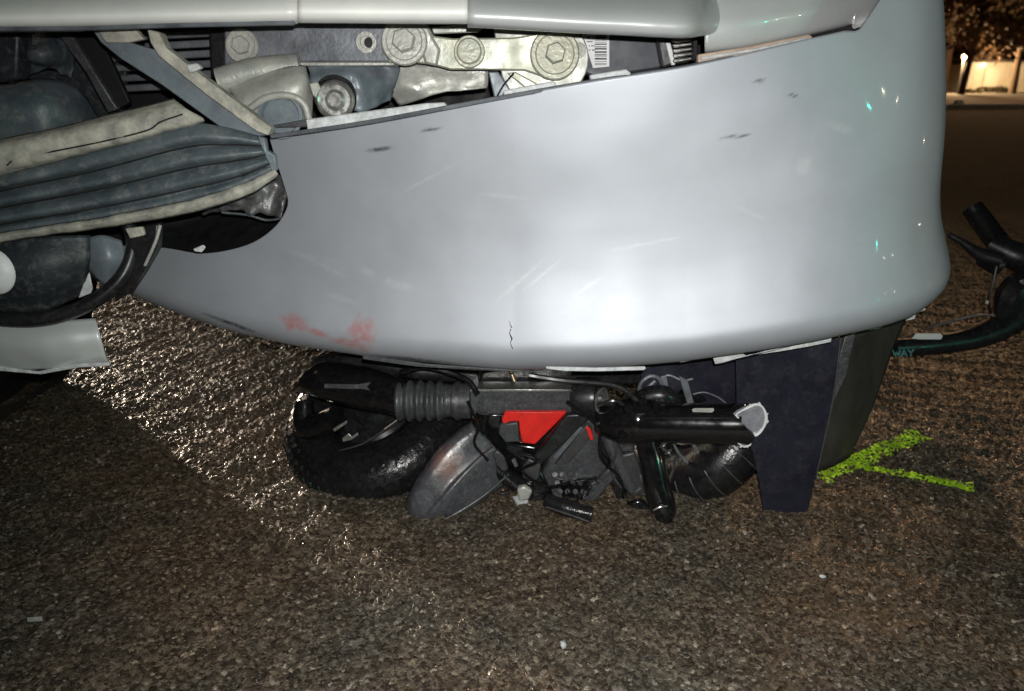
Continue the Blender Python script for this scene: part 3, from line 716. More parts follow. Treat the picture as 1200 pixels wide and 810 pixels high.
tube('foam_crack', [P(8, 194, .816), P(20, 186, .816), P(60, 178, .817), (P(120, 166, .819)), P(172, 153, .825), P(188, 143, .828), P(214, 134, .834)], .0009, M['ink'], car, n=30, seg=5)
rows = []
tp = [(-60, 222), (0, 204), (110, 178), (215, 148), (262, 150), (302, 160)]
bt = [(-60, 290), (0, 277), (110, 261), (220, 240), (280, 222), (320, 200)]
wv = [0.0, -.010, -.012, .004, -.006, -.012, .006, -.006, -.012, .004, -.004, .006]
for k, wy in enumerate(wv):
    t = k / (len(wv) - 1)
    rows.append([(a[0] + (b[0] - a[0]) * t, a[1] + (b[1] - a[1]) * t, .825 + (i * .007) + wy * (1 - .1 * i)) for i, (a, b) in enumerate(zip(tp, bt))])
patch('ribbed_duct', rows, M['ribs'], car, 60, 60, .003, jig=.002, js=30)
patch('duct_trim', [[(-60, 288, .822), (0, 274, .822), (110, 257, .83), (210, 238, .84), (280, 218, .85), (322, 199, .86)],
                    [(-60, 292, .815), (0, 278, .815), (110, 262, .822), (212, 244, .832), (282, 224, .845), (325, 204, .858)],
                    [(-60, 297, .822), (0, 283, .822), (112, 267, .83), (214, 250, .84), (284, 230, .85), (322, 208, .862)]], M['beige'], car, 60, 6, .003, jig=.0025, js=40)
slab('duct_corner', [(298, 158), (310, 162), (312, 176), (322, 182), (324, 200), (316, 202), (300, 178)], .858, .01, M['bluegrey'], car)
for f in (.27, .54, .80):
    tube('duct_seam', [P(a[0] + (b[0] - a[0]) * f, a[1] + (b[1] - a[1]) * f, .812 + i * .007) for i, (a, b) in enumerate(zip(tp, bt))], .0009, M['ink'], car, n=40, seg=6)
# opening in the bumper: dark bowl with a crumpled foil
patch('lamp_bowl', [[(165, 235, 1.06), (250, 200, 1.04), (355, 170, 1.0)], [(165, 265, 1.10), (250, 250, 1.12), (360, 240, 1.03)], [(160, 305, 1.04), (245, 312, 1.02), (355, 300, .99)]], M['void'], car, 24, 16, .003)
patch('crumpled_foil', [[(250, 218, .96), (290, 206, .95), (328, 196, .945)], [(240, 238, .96), (285, 228, .935), (336, 222, .94)], [(235, 254, .97), (280, 246, .95), (332, 254, .945)]], M['foil'], car, 24, 18, .001, jig=.018, js=34)
tube('foil_fold', [P(260, 249, .945), P(290, 252, .943), P(312, 258, .942), P(330, 256, .94)], .0014, M['ribs'], car, n=14, seg=6)
slab('pale_chip', [(226, 292), (238, 287), (241, 290), (236, 296), (228, 295)], .872, .002, M['torn'], car)
tube('support_rod', [P(188, 264, .85), P(182, 284, .85), P(170, 311, .855)], .0018, M['zinc'], car, n=8, seg=8)
slab('clip_tab', [(146, 268), (166, 266), (169, 276), (152, 280)], .835, .006, M['beige'], car)
slab('black_bracket', [(150, 268), (186, 262), (184, 290), (168, 318), (150, 345), (132, 356), (140, 330), (152, 300)], .86, .016, M['black'], car, bevel=.003)

# ---- lower left: fog lamp in its hoop, torn corner of the bumper
patch('lamp_housing', [[(-60, 278, .86), (0, 280, .845), (50, 278, .845), (106, 276, .87)], [(-60, 320, .85), (0, 318, .83), (50, 316, .83), (104, 312, .86)], [(-60, 375, .87), (0, 366, .85), (50, 364, .85), (92, 348, .875)]], M['liner'], car, 24, 18, .004, jig=.004, js=10)
lathe('lamp_lens', P(-8, 318, .822), (-.1, -1, .05), [(0, 0), (0, .027), (.004, .026), (.010, .014), (.012, 0)], M['white'], car, ang=60)
patch('inner_cover', [[(100, 280, .875), (120, 276, .87), (142, 282, .88)], [(100, 305, .87), (124, 303, .86), (148, 308, .875)], [(106, 318, .88), (124, 334, .87), (140, 318, .88)]], M['bluegrey'], car, 16, 12, .003)
slab('torn_wedge', [(104, 319), (108, 338), (106, 344), (91, 350), (98, 330)], .866, .003, M['torn'], car)
tube('lamp_hoop', [P(-60, 352, .83), P(-10, 372, .83), (P(50, 374, .83)), P(105, 356, .84), P(142, 326, .855), P(156, 290, .87), P(150, 262, .88)], [.012, .011, .011, .011, .011, .010, .010], M['black'], car, n=50, seg=14, flat=.8)
patch('bumper_fragment', [[(-80, 372, .845), (0, 374, .84), (60, 376, .84), (112, 374, .85)], [(-80, 392, .83), (0, 396, .825), (60, 396, .825), (118, 392, .84)],
                          [(-80, 415, .83), (0, 417, .825), (60, 416, .825), (123, 414, .84)], [(-80, 432, .838), (0, 432, .832), (60, 432, .832), (127, 424, .845)]], M['bodysilver'], car, 40, 16, .003, jig=.003, js=16)
slab('fragment_edge', [(-60, 428), (0, 430), (44, 436), (88, 427), (127, 425), (128, 429), (92, 431), (48, 439), (0, 435), (-60, 433)], .828, .004, M['torn'], car, bevel=.0008)

# ---- black deflector flaps under the right end
slab('rear_splash_panel', [(750, 432), (800, 421), (872, 409), (874, 500), (840, 497), (756, 493)], .985, .004, M['navy'], car, bevel=.0015)
slab('deflector', [(862, 411), (880, 407), (985, 395), (983, 420), (975, 470), (962, 530), (946, 605), (938, 608), (898, 609), (894, 600), (890, 565), (882, 530), (872, 512), (864, 500)], .93, .0045, M['navy'], car, tx=-.02, bevel=.0015)
tube('deflector_edge', [P(985, 398, .916), P(976, 470, .916), P(956, 560, .916)], .0012, M['darkmetal'], car, n=10, seg=6)
patch('side_deflector', [[(985, 396, .93), (1020, 384, .98), (1062, 373, 1.05)], [(978, 440, .93), (1012, 430, .975), (1044, 412, 1.04)], [(970, 490, .93), (1000, 485, .96), (1024, 470, 1.01)], [(955, 552, .93), (972, 547, .95), (996, 535, .99)]], M['smoke'], car, 20, 20, .003, jig=.002, js=8)
slab('side_stiffener', [(990, 395), (1003, 391), (992, 440), (974, 480), (966, 500), (975, 450)], .925, .003, M['greyplastic'], car)

# ---- the rest of the car, behind and out of the photo's view
def car_shell():
    X0 = -0.275
    ys = [1.28, 1.6, 2.0, 2.35, 2.75, 3.3, 3.9, 4.3, 4.6, 4.78]
    wd = [.86, .885, .89, .885, .885, .885, .88, .86, .80, .72]
    zr = [.86, .92, .97, 1.02, 1.30, 1.42, 1.40, 1.28, 1.05, .95]       # roof or bonnet height
    bm = bmesh.new(); rings = []
    for y, w_, zt in zip(ys, wd, zr):
        rw = w_ * (.74 if zt > 1.1 else .86)
        pr = [(-w_ * .9, .26), (-w_, .34), (-w_ - .005, .55), (-w_, .80), (-w_ * .96, .90 if zt > .95 else zt - .05), (-rw, zt - .03), (-rw * .6, zt + .012), (0, zt + .02)]
        pr = pr + [(-a, b) for a, b in pr[-2::-1]]
        rings.append([bm.verts.new((X0 + a, y, b)) for a, b in pr])
    for A, B in zip(rings, rings[1:]):
        n = len(A)
        for k in range(n - 1): bm.faces.new((A[k], A[k + 1], B[k + 1], B[k]))
        bm.faces.new((A[-1], A[0], B[0], B[-1]))
    bm.faces.new(rings[-1]); 
    return fin(bm, 'body_shell', M['bodysilver'], car, ang=50)
shell = car_shell()
for sx in (-1, 1):
    q = [(2.62, .95), (3.35, .95), (3.35, 1.32), (2.95, 1.28)]; q2 = [(3.42, .95), (4.1, .95), (4.0, 1.28), (3.42, 1.33)]
    for Q in (q, q2): bm = bmesh.new(); add_slab(bm, [(-.275 + sx * (.885 - (z - .9) * .5), y, z) for y, z in Q], (sx * .012, 0, 0)); fin(bm, 'side_window', M['glass'], car, smooth=False)
bm = bmesh.new(); add_slab(bm, [(-.275 - .70, 2.30, 1.03), (-.275 + .70, 2.30, 1.03), (-.275 + .58, 2.86, 1.36), (-.275 - .58, 2.86, 1.36)], (0, -.01, .02)); fin(bm, 'windscreen', M['glass'], car, smooth=False)
# bonnet joining the lip to the shell
patch('bonnet', [[(-1.12, 1.05, .70), (-.6, .885, .707), (-.2, .882, .709), (.2, .888, .709), (.42, .99, .738), (.57, 1.13, .728)],
                 [(-1.10, 1.1, .80), (-.6, 1.05, .82), (-.2, 1.04, .825), (.2, 1.05, .82), (.42, 1.14, .80), (.585, 1.22, .765)],
                 [(-1.12, 1.35, .87), (-.6, 1.35, .90), (-.2, 1.35, .905), (.2, 1.35, .90), (.42, 1.36, .88), (.58, 1.36, .83)]], M['bodysilver'], car, 40, 14, .003, world=True)
def wheel(name, c, parent):
    t = lathe(name, c, (1, 0, 0), [(-.095, .20), (-.10, .27), (-.085, .298), (-.04, .305), (.04, .305), (.085, .298), (.10, .27), (.095, .20)], M['rubber'], parent, seg=48, closed=False)
    lathe('rim', c, (1, 0, 0), [(-.092, .205), (.092, .205), (.094, .19), (.05, .17), (.06, .05), (.08, .045), (.08, 0)], M['metal'], t, seg=10, ang=20)
    lathe('wheel_well', Vector(c) + Vector((-.02 if c[0] > -.2 else .02, 0, .02)), (1, 0, 0), [(-.1, 0), (-.1, .34), (.106, .34), (.106, .31)], M['void'], parent, seg=40)
    return t
wheel('wheel', (.50, 1.72, .305), car); wheel('wheel', (-1.06, 1.32, .305), car); wheel('wheel', (.50, 4.1, .305), car); wheel('wheel', (-1.05, 4.1, .305), car)

# ------------------------------------------------------------------ THE SCOOTER under the bumper
sco = thing('electric_scooter', 'crushed black electric scooter with red panel and snapped stem under the bumper', 'scooter', tuple(G(600, 520)))
def torus_pt(c, fr, Rm, rm, th, ph, sq=1.0):
    a, n, b = fr
    rad = n * math.cos(th) + b * math.sin(th)
    return c + rad * (Rm + rm * math.cos(ph)) + a * (rm * sq * math.sin(ph))
def scooter_wheel(c, axis, Rm, rm, knobs=True, sq=1.0, hexr=.0085, mt=None):
    fr = frame(axis); bm = bmesh.new(); V = []
    A, Bn = 72, 20
    for i in range(A):
        V.append([bm.verts.new(torus_pt(c, fr, Rm, rm, 2 * math.pi * i / A, 2 * math.pi * j / Bn, sq)) for j in range(Bn)])
    for i in range(A):
        for j in range(Bn): bm.faces.new((V[i][j], V[(i + 1) % A][j], V[(i + 1) % A][(j + 1) % Bn], V[i][(j + 1) % Bn]))
    wh = fin(bm, 'wheel', M['rubber'] if mt is None else mt, sco)
    if knobs:
        bm = bmesh.new()
        nr = int(2 * math.pi * (Rm + rm) / (hexr * 2.05)); dph = hexr * 1.85 / rm
        for i in range(nr):
            for r_ in range(-4, 5):
                th = 2 * math.pi * (i + (.5 if r_ % 2 else 0)) / nr; ph = r_ * dph
                base = []; top = []
                for k in range(6):
                    an = math.pi / 3 * k
                    du = math.cos(an) * hexr * .88 / (Rm + rm * math.cos(ph)); dv = math.sin(an) * hexr * .88 / rm
                    base.append(bm.verts.new(torus_pt(c, fr, Rm, rm - .001, th + du, ph + dv, sq)))
                    top.append(bm.verts.new(torus_pt(c, fr, Rm, rm + .0024, th + du * .84, ph + dv * .86, sq)))
                for k in range(6): bm.faces.new((base[k], base[(k + 1) % 6], top[(k + 1) % 6], top[k]))
                bm.faces.new(top)
        t = fin(bm, 'tread', M['rubber'], wh, smooth=False); t['kind'] = 'stuff'
    lathe('rim', c, axis, [(-rm * .7, Rm - rm * .55), (-rm * .75, Rm - rm * .75), (-rm * .3, Rm - rm * 1.0), (rm * .3, Rm - rm * 1.0), (rm * .75, Rm - rm * .75), (rm * .7, Rm - rm * .55)], M['gloss'], wh, seg=40, ang=30)
    lathe('hub', c, axis, [(-rm * .6, 0), (-rm * .6, Rm * .42), (-rm * .3, Rm - rm * .9), (rm * .3, Rm - rm * .9), (rm * .55, Rm * .5), (rm * .62, Rm * .3), (rm * .9, Rm * .26), (rm * .9, 0)], M['black'], wh, seg=40, ang=30)
    return wh
wc = P(443, 494, 1.10)
scooter_wheel(wc, (-.18, -.42, .88), .106, .047)
tube('rim_edge', [P(398, 528, 1.0), P(425, 520, .998), P(452, 503, .996), P(474, 486, .998), P(486, 470, 1.0)], [.0008, .0016, .0018, .0018, .0008], M['darkmetal'], sco, n=24, seg=8)
# fork leg lying over the wheel, with its pale printed stripe
tube('fork_leg', [P(352, 452, 1.05), P(380, 446, 1.03), P(430, 456, 1.01), P(474, 467, .995)], [.012, .030, .032, .027], M['gloss'], sco, n=24, seg=24)
tube('fork_brace', [P(372, 428, 1.08), P(430, 424, 1.06), P(500, 436, 1.05), P(560, 440, 1.04)], [.014, .016, .014, .012], M['black'], sco, n=20, seg=14)
tube('swing_arm', [P(395, 490, 1.02), P(360, 500, 1.04), P(356, 470, 1.06)], [.020, .020, .014], M['gloss'], sco, n=14, seg=14)
slab('fork_print', [(380, 450), (420, 450.5), (435, 448), (430, 453), (434, 458), (426, 456), (380, 455)], .968, .0006, M['greyplastic'], sco, bevel=0)
for q in ([(390, 503), (406, 493), (407, 496), (392, 506)], [(401, 514), (408, 508), (412, 512), (419, 507), (420, 510), (411, 516), (402, 518)]):
    slab('scrape', q, 1.0, .002, M['metal'], sco, bevel=.0004)
# bellows of the suspension: rings along its axis
A0, A1 = P(466, 470, .99), P(552, 470, .985)
pr = []; L_ = (A1 - A0).length
for k in range(61):
    t = k / 60; rr_ = .0285 - .002 * t
    if t < .68: rr_ += .0028 * math.sin(t / .68 * 5 * 2 * math.pi) - .0015 * (t < .06)
    elif t < .76: rr_ -= .003
    else: rr_ -= .0005
    pr.append((t * L_, rr_))
pr = [(0, 0)] + pr + [(L_, 0)]
lathe('bellows', A0, A1 - A0, pr, M['bellows'], sco, seg=40, ang=50)
lathe('bellows_clamp', A0.lerp(A1, .80), A1 - A0, [(0, .0255), (0, .029), (.006, .029), (.006, .0255)], M['darkmetal'], sco, seg=36, ang=30, closed=True)
# beams
slab('frame_beam', [(549, 459), (556, 457), (690, 457), (692, 484), (556, 486), (549, 482)], .985, .03, M['greyplastic'], sco, bevel=.002)
slab('beam_lip', [(550, 456.5), (688, 456.5), (688, 459), (550, 459)], .981, .03, M['metal'], sco, bevel=.0005)
slab('upper_beam', [(565, 436), (640, 424), (758, 430), (760, 450), (690, 452), (560, 455)], 1.02, .03, M['black'], sco, bevel=.003)
for q in ([(654, 428), (706, 428), (704, 433), (654, 434)], [(544, 438), (560, 440), (562, 452), (548, 454)]):
    slab('beam_scuff', q, 1.008, .004, M['greyplastic'], sco)
tube('brass_screw', [P(598, 434, .99), P(603, 447, .985)], [.0035, .003], mat('brass', (.6, .45, .3), .3, .8), sco, seg=10)
# pivot eye
pc = P(690, 466, .975)
lathe('pivot_eye', pc, (1, -.35, .1), [(-.02, 0), (-.022, .022), (-.018, .029), (.008, .030), (.014, .028), (.014, .020), (.008, .018), (.008, 0)], M['black'], sco, seg=32, ang=35)
lathe('pivot_ring', pc + Vector((.013, -.008, 0)), (1, -.75, .1), [(0, .010), (.003, .018), (.006, .019), (.007, .016), (.004, .010)], M['metal'], sco, seg=32, closed=True, ang=35)
# curved black bracket around the red panel
tube('bracket', [P(566, 484, .975), P(563, 505, .97), P(574, 530, .965), P(588, 552, .962), P(612, 568, .962), P(628, 560, .965)], [.010, .011, .012, .014, .015, .012], M['gloss'], sco, n=30, seg=14)
slab('bracket_plate', [(562, 486), (590, 485), (596, 520), (626, 524), (660, 488), (668, 490), (640, 560), (618, 574), (596, 566), (574, 536)], .985, .012, M['gloss'], sco, bevel=.003)
slab('red_panel', [(592, 483), (664, 483), (652, 496), (640, 508), (627, 521), (612, 519), (609, 505), (608, 494), (598, 494), (590, 498), (588, 492)], .972, .008, M['red'], sco, bevel=.0012)
slab('worn_block', [(586, 498), (607, 495), (609, 518), (592, 519), (584, 508)], .968, .01, M['greyplastic'], sco, bevel=.002)
slab('bracket_eye', [(577, 532), (583, 528), (591, 536), (596, 550), (590, 554), (582, 546)], .945, .006, M['darkmetal'], sco, bevel=.002)
# mudguard tongue pointing to the camera
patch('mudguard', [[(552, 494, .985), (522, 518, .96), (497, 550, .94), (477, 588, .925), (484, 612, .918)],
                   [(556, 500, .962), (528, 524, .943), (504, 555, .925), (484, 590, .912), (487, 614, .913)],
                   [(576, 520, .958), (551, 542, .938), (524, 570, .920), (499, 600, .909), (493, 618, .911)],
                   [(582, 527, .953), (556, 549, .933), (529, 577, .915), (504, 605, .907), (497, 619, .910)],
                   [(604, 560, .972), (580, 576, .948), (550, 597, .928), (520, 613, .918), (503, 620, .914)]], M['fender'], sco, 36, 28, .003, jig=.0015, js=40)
tube('mudguard_edge', [P(500, 617, .905), P(530, 604, .908), P(565, 582, .925), P(596, 556, .95)], [.0012, .0018, .002, .0016], M['darkmetal'], sco, n=20, seg=8)
# motor controller box
slab('controller_box', [(650, 524), (690, 488), (702, 492), (722, 540), (718, 556), (680, 590), (650, 588), (634, 560)], .965, .035, M['greyplastic'], sco, bevel=.005)
slab('box_stripe', [(650, 545), (688, 497), (694, 502), (690, 516), (666, 544)], .958, .006, M['darkmetal'], sco, bevel=.0012)
slab('box_stripe', [(647, 536), (680, 500), (684, 502), (652, 540)], .957, .006, M['carrier'], sco, bevel=.0012)
slab('red_tag', [(686, 500), (692, 502), (696, 515), (692, 517)], .955, .004, M['red'], sco)
slab('frame_arm', [(664, 486), (700, 484), (690, 494), (632, 548), (622, 540)], .957, .012, M['black'], sco, bevel=.003)
slab('box_edge', [(680, 582), (718, 545), (726, 548), (722, 560), (694, 592)], .955, .012, M['bluegrey'] and M['greyplastic'], sco, bevel=.003)
for k in range(4):
    for j in range(3):
        c = P(650 + k * 9 + j * 3, 556 + j * 10, .956); add = lathe('bolt', c, (0, -1, .5), [(0, 0), (0, .0042), (.003, .004), (.003, 0)], M['gloss'], sco, seg=10)
slab('clamp_block', [(612, 548), (620, 538), (634, 545), (632, 560), (626, 566), (612, 560)], .948, .012, M['darkmetal'], sco, bevel=.002)
slab('clamp_block', [(606, 574), (614, 570), (624, 576), (620, 586), (608, 588)], .94, .010, M['zinc'], sco, bevel=.0025)
slab('clamp_link', [(616, 560), (634, 552), (648, 580), (640, 600), (622, 590)], .952, .012, M['gloss'], sco, bevel=.003)
tube('foot_peg', [P(640, 586, .925), P(662, 595, .912), P(694, 603, .90)], [.010, .0125, .0105], M['rubber'], sco, n=12, seg=16, bevel=0)
tube('peg_edge', [P(640, 594, .905), P(664, 602, .893), P(690, 611, .885)], .0016, M['darkmetal'], sco, n=10, seg=8)
# linkage and levers
tube('link_arm', [P(702, 488, .96), P(716, 520, .955), P(734, 560, .95), P(744, 578, .95)], [.012, .011, .010, .008], M['greyplastic'], sco, n=16, seg=12)
slab('link_plate', [(712, 500), (738, 498), (748, 512), (742, 530), (722, 532)], .955, .01, M['greyplastic'], sco, bevel=.003)
slab('link_plate', [(728, 534), (744, 530), (758, 570), (760, 580), (744, 582)], .945, .008, M['darkmetal'], sco, bevel=.003)
slab('bright_edge', [(750, 558), (754, 556), (760, 578), (757, 580)], .94, .003, M['metal'], sco, bevel=.0006)
tube('kick_lever', [P(756, 512, .935), P(764, 540, .925), P(770, 570, .915), P(778, 598, .905), P(776, 617, .90)], [.016, .018, .019, .018, .006], M['gloss'], sco, n=26, seg=20)
slab('lever_catch', [(734, 592), (752, 586), (770, 600), (762, 606)], .93, .01, M['gloss'], sco, bevel=.003)
tube('lever_scuff', [P(766, 598, .885), P(774, 594, .884), P(782, 593, .886)], .0012, M['metal'], sco, n=6, seg=6)
# clamp and the snapped steering stem
tube('stem_clamp', [P(700, 492, .965), P(726, 494, .955), P(748, 492, .95), P(768, 490, .945)], [.020, .032, .036, .033], M['gloss'], sco, n=20, seg=28)
for x, yy in ((735, 478), (752, 470), (768, 474), (729, 508), (757, 514)):
    lathe('clamp_bolt', P(x, yy, .925), (.1, -1, .3), [(0, 0), (0, .0065), (.006, .006), (.006, 0)], M['gloss'], sco, seg=12)
tube('clamp_knob', [P(742, 478, .96), P(758, 466, .955), P(778, 464, .95), P(792, 476, .95)], [.010, .015, .015, .010], M['black'], sco, n=14, seg=14)
st0, st1 = P(752, 495, .94), P(876, 497, .90)
fs = frame(st1 - st0)
def stem():
    a, n, b = fs; L = (st1 - st0).length; seg = 48; bm = bmesh.new()
    def ring(t, r, jag=0): 
        return [bm.verts.new(st0 + a * (t + (jagf(k) if jag else 0)) + (n * math.cos(2 * math.pi * k / seg) + b * math.sin(2 * math.pi * k / seg)) * (r * (1 + (.10 * math.sin(2 * math.pi * k / seg * 2 + 1) if jag else 0)))) for k in range(seg)]
    def jagf(k):
        th = 2 * math.pi * k / seg
        return .006 * math.sin(th * 2 + .5) + .004 * math.sin(th * 5 + 1) + .0025 * noise.noise(Vector((k * .7, 2, 1))) - (.012 if 6 < k < 10 else 0)
    ro, ri = .0278, .0238
    o1 = ring(0, ro); o2 = ring(L * .5, ro); o3 = ring(L * .92, ro * 1.0); o4 = ring(L, ro, 1); i4 = ring(L + .0005, ri, 1); i3 = ring(L * .9, ri); i1 = ring(L * .3, ri)
    Q = [o1, o2, o3, o4, i4, i3, i1]
    for A_, B_ in zip(Q, Q[1:]):
        for k in range(seg): bm.faces.new((A_[k], A_[(k + 1) % seg], B_[(k + 1) % seg], B_[k]))
    bm.faces.new(i1)
    return fin(bm, 'stem_tube', M['gloss'], sco, ang=40), o4
stem()
def stem_break():
    """bright torn metal: a lip round the mouth and a bent tongue of the tube wall"""
    rim = [(868, 482), (876, 478), (886, 474), (894, 478), (898, 490), (894, 502), (886, 510), (880, 507), (878, 514), (879, 521), (872, 524), (864, 518), (860, 508), (862, 498), (866, 492), (863, 486)]
    bm = bmesh.new(); Yc = .885
    pts = [P(x, y, Yc) for x, y in rim]; c = sum(pts, Vector()) / len(pts)
    add_slab(bm, pts, (-.004, .004, 0)); fin(bm, 'torn_tongue', mat('torn_metal_face', (.34, .34, .38), .5, .4, scale=60, bump=.5, bscale=350), sco, bevel=.0006)
    q = [P(x, y, Yc - .001) for x, y in rim[:11] ]
    tube('torn_rim', q, [.0010, .0020, .0018, .0014, .0022, .0017, .0021, .0015, .0012, .0016, .0011], M['white'], sco, n=44, seg=8)
    q = [P(x, y, Yc - .001) for x, y in rim[10:] + rim[:1]]
    tube('torn_rim', q, .0011, M['white'], sco, n=24, seg=8)
stem_break()
rf = random.Random(5)
for x_, y_ in ((863, 488), (861, 496), (863, 508), (862, 516), (868, 523), (876, 523), (881, 512), (884, 509), (898, 486), (899, 494), (893, 503), (880, 476), (890, 474)):
    a_ = rf.uniform(0, 6.28)
    slab('torn_burr', [(x_ + 3.2 * math.cos(a_), y_ + 3.2 * math.sin(a_)), (x_ + 2.4 * math.cos(a_ + 2), y_ + 2.4 * math.sin(a_ + 2)), (x_ + 2.6 * math.cos(a_ + 3.6), y_ + 2.6 * math.sin(a_ + 3.6))], .884, .003, M['white'], sco, bevel=.0003)
slab('stem_sticker', [(811, 480), (814, 478.5), (836, 478.5), (837, 481), (834, 483.5), (812, 483)], .878, .0006, M['zinc'], sco, bevel=0)
# torn wiring and small broken bits in the tangle
for q, r_, mm in (([(548, 470), (560, 500), (556, 520), (572, 540)], .0022, 'gloss'), ([(606, 530), (630, 540), (612, 552), (640, 570), (668, 566)], .0026, 'gloss'),
                  ([(664, 470), (700, 500), (704, 536), (726, 560), (730, 584)], .0024, 'gloss'), ([(700, 476), (722, 470), (742, 486), (760, 520), (752, 548)], .003, 'black'),
                  ([(716, 508), (722, 530), (716, 552), (728, 572)], .0018, 'darkmetal'), ([(620, 440), (660, 446), (720, 452), (748, 470)], .004, 'black'),
                  ([(470, 436), (500, 430), (545, 444), (560, 462)], .004, 'gloss'), ([(770, 520), (790, 540), (784, 566)], .0022, 'darkmetal')):
    tube('loose_cable', [P(x, y, .945 - .004 * (i % 2)) for i, (x, y) in enumerate(q)], r_, M[mm], sco, n=26, seg=8)
rb = random.Random(21)
for k in range(26):
    x, y = rb.uniform(590, 770), rb.uniform(528, 600); c = P(x, y, rb.uniform(.942, .955))
    bm = bmesh.new(); a_ = rb.uniform(0, 6.28); L1, L2 = rb.uniform(.003, .009), rb.uniform(.001, .0028)
    u = Vector((math.cos(a_), rb.uniform(-.4, .4), math.sin(a_))); v_ = Vector((-math.sin(a_), .2, math.cos(a_)))
    add_box(bm, c, u * L1, v_ * L2, Vector((0, .003, 0))); fin(bm, 'broken_bit', M[rb.choice(('gloss', 'gloss', 'greyplastic', 'darkmetal', 'black', 'carrier'))], sco, bevel=.0008)
for q, th_ in (([(752, 470), (800, 462), (830, 470), (800, 478)], .02), ([(700, 520), (716, 516), (738, 590), (726, 594)], .008), ([(768, 512), (776, 508), (792, 528), (780, 532)], .01), ([(656, 566), (700, 560), (690, 590), (660, 592)], .02)):
    slab('broken_bracket', q, .958, th_, M['gloss'], sco, bevel=.0025)
# rear wheel behind the stem: tyre with long grooves, spokes of loose wire above
wc2 = P(820, 503, 1.065)
rw = scooter_wheel(wc2, (-.62, -.25, .58), .082, .044, knobs=False)
fr2 = frame((-.62, -.25, .58))
for k in range(26):
    bm = bmesh.new(); th = 2 * math.pi * k / 26
    add_tube(bm, [torus_pt(wc2, fr2, .082, .0445, th + .02 * math.sin(ph), ph) for ph in [x * .16 for x in range(-6, 7)]], .0011, 6)
    fin(bm, 'tread_groove', M['greyplastic'], rw)
for q in ([(798, 500), (812, 520), (826, 540), (846, 556)], [(826, 506), (840, 526), (852, 548), (872, 568)], [(786, 512), (796, 532), (812, 548)]):
    tube('scuffed_ring', [P(x, y, .985 - i * .004) for i, (x, y) in enumerate(q)], [.001, .0026, .0026, .001][:len(q)], M['carrier'], sco, n=18, seg=8)
# coiled brake cable and its guide
tube('brake_cable', [P(752, 474, .97), P(750, 452, .97), P(762, 441, .97), P(774, 446, .97), P(775, 462, .97), P(764, 470, .97), P(755, 460, .97), P(768, 446, .97)], .0032, M['carrier'], sco, n=50, seg=8)
tube('brake_cable', [P(772, 444, .97), P(784, 440, .97), P(800, 446, .965), P(812, 444, .965)], .0018, M['carrier'], sco, n=16, seg=6)
slab('cable_guide', [(796, 441), (806, 446), (814, 474), (806, 475), (800, 456)], .955, .004, M['carrier'], sco, bevel=.001)
slab('cable_guide', [(774, 442), (781, 440), (784, 456), (778, 458)], .96, .004, M['carrier'], sco, bevel=.001)
tube('spoke_wire', [P(812, 462, .97), P(826, 460, .97), P(842, 466, .97), P(852, 474, .97)], .0012, M['carrier'], sco, n=12, seg=6)
for x, y in ((776, 520), (782, 528), (786, 536)):
    lathe('spring_coil', P(x, y, .925), (.5, -.5, -.6), [(0, .004), (.002, .0075), (.004, .004)], M['metal'], sco, seg=14, closed=True)

# ------------------------------------------------------------------ the broken-off handlebar on the road
hb = thing('scooter_handlebar', 'broken off black scooter handlebar with pale reflector lying on the road', 'handlebar', tuple(G(1150, 418)))
tube('stem', [P(1046, 408, 1.40), P(1090, 405, 1.41), P(1140, 397, 1.42), P(1180, 380, 1.43), P(1215, 352, 1.44)], [.018, .019, .022, .026, .030], M['black'], hb, n=30, seg=20)
slab('reflector_strip', [(1069, 397), (1074, 391), (1102, 391), (1105, 394), (1103, 398), (1078, 398)], 1.378, .002, M['white'], hb, bevel=.0006)
tube('display_pod', [P(1178, 372, 1.42), P(1186, 350, 1.42), P(1200, 335, 1.43), P(1216, 330, 1.45)], [.020, .032, .034, .026], M['black'], hb, n=14, seg=7, ang=20)
slab('display_edge', [(1195, 330), (1206, 324), (1206, 334), (1198, 334)], 1.37, .004, M['metal'], hb)
tube('bar', [P(1160, 286, 1.55), P(1190, 300, 1.52), P(1222, 312, 1.5)], [.026, .030, .03], M['black'], hb, n=12, seg=16)
gr = tube('grip', [P(1139, 243, 1.62), P(1150, 258, 1.60), P(1168, 282, 1.56), P(1182, 296, 1.54)], [.021, .0225, .0225, .02], M['rubber'], hb, n=18, seg=16)
tube('brake_lever', [P(1112, 275, 1.55), P(1128, 284, 1.54), P(1148, 298, 1.53), P(1170, 305, 1.52)], [.006, .008, .014, .02], M['black'], hb, n=14, seg=10)
tube('lever_clamp', [P(1150, 302, 1.54), P(1172, 310, 1.53)], [.018, .026], M['black'], hb, seg=14)
tube('cable', [P(1168, 312, 1.5), P(1163, 335, 1.49), P(1158, 352, 1.48), P(1162, 372, 1.45)], .0022, M['black'], hb, n=14, seg=6)
tube('cable', [P(1178, 372, 1.42), P(1150, 369, 1.44), P(1110, 378, 1.46), P(1085, 386, 1.48)], .0018, M['carrier'], hb, n=16, seg=6)
slab('cable_tag', [(1156, 352), (1159, 353), (1158, 357), (1155, 356)], 1.47, .002, M['white'], hb, bevel=0)
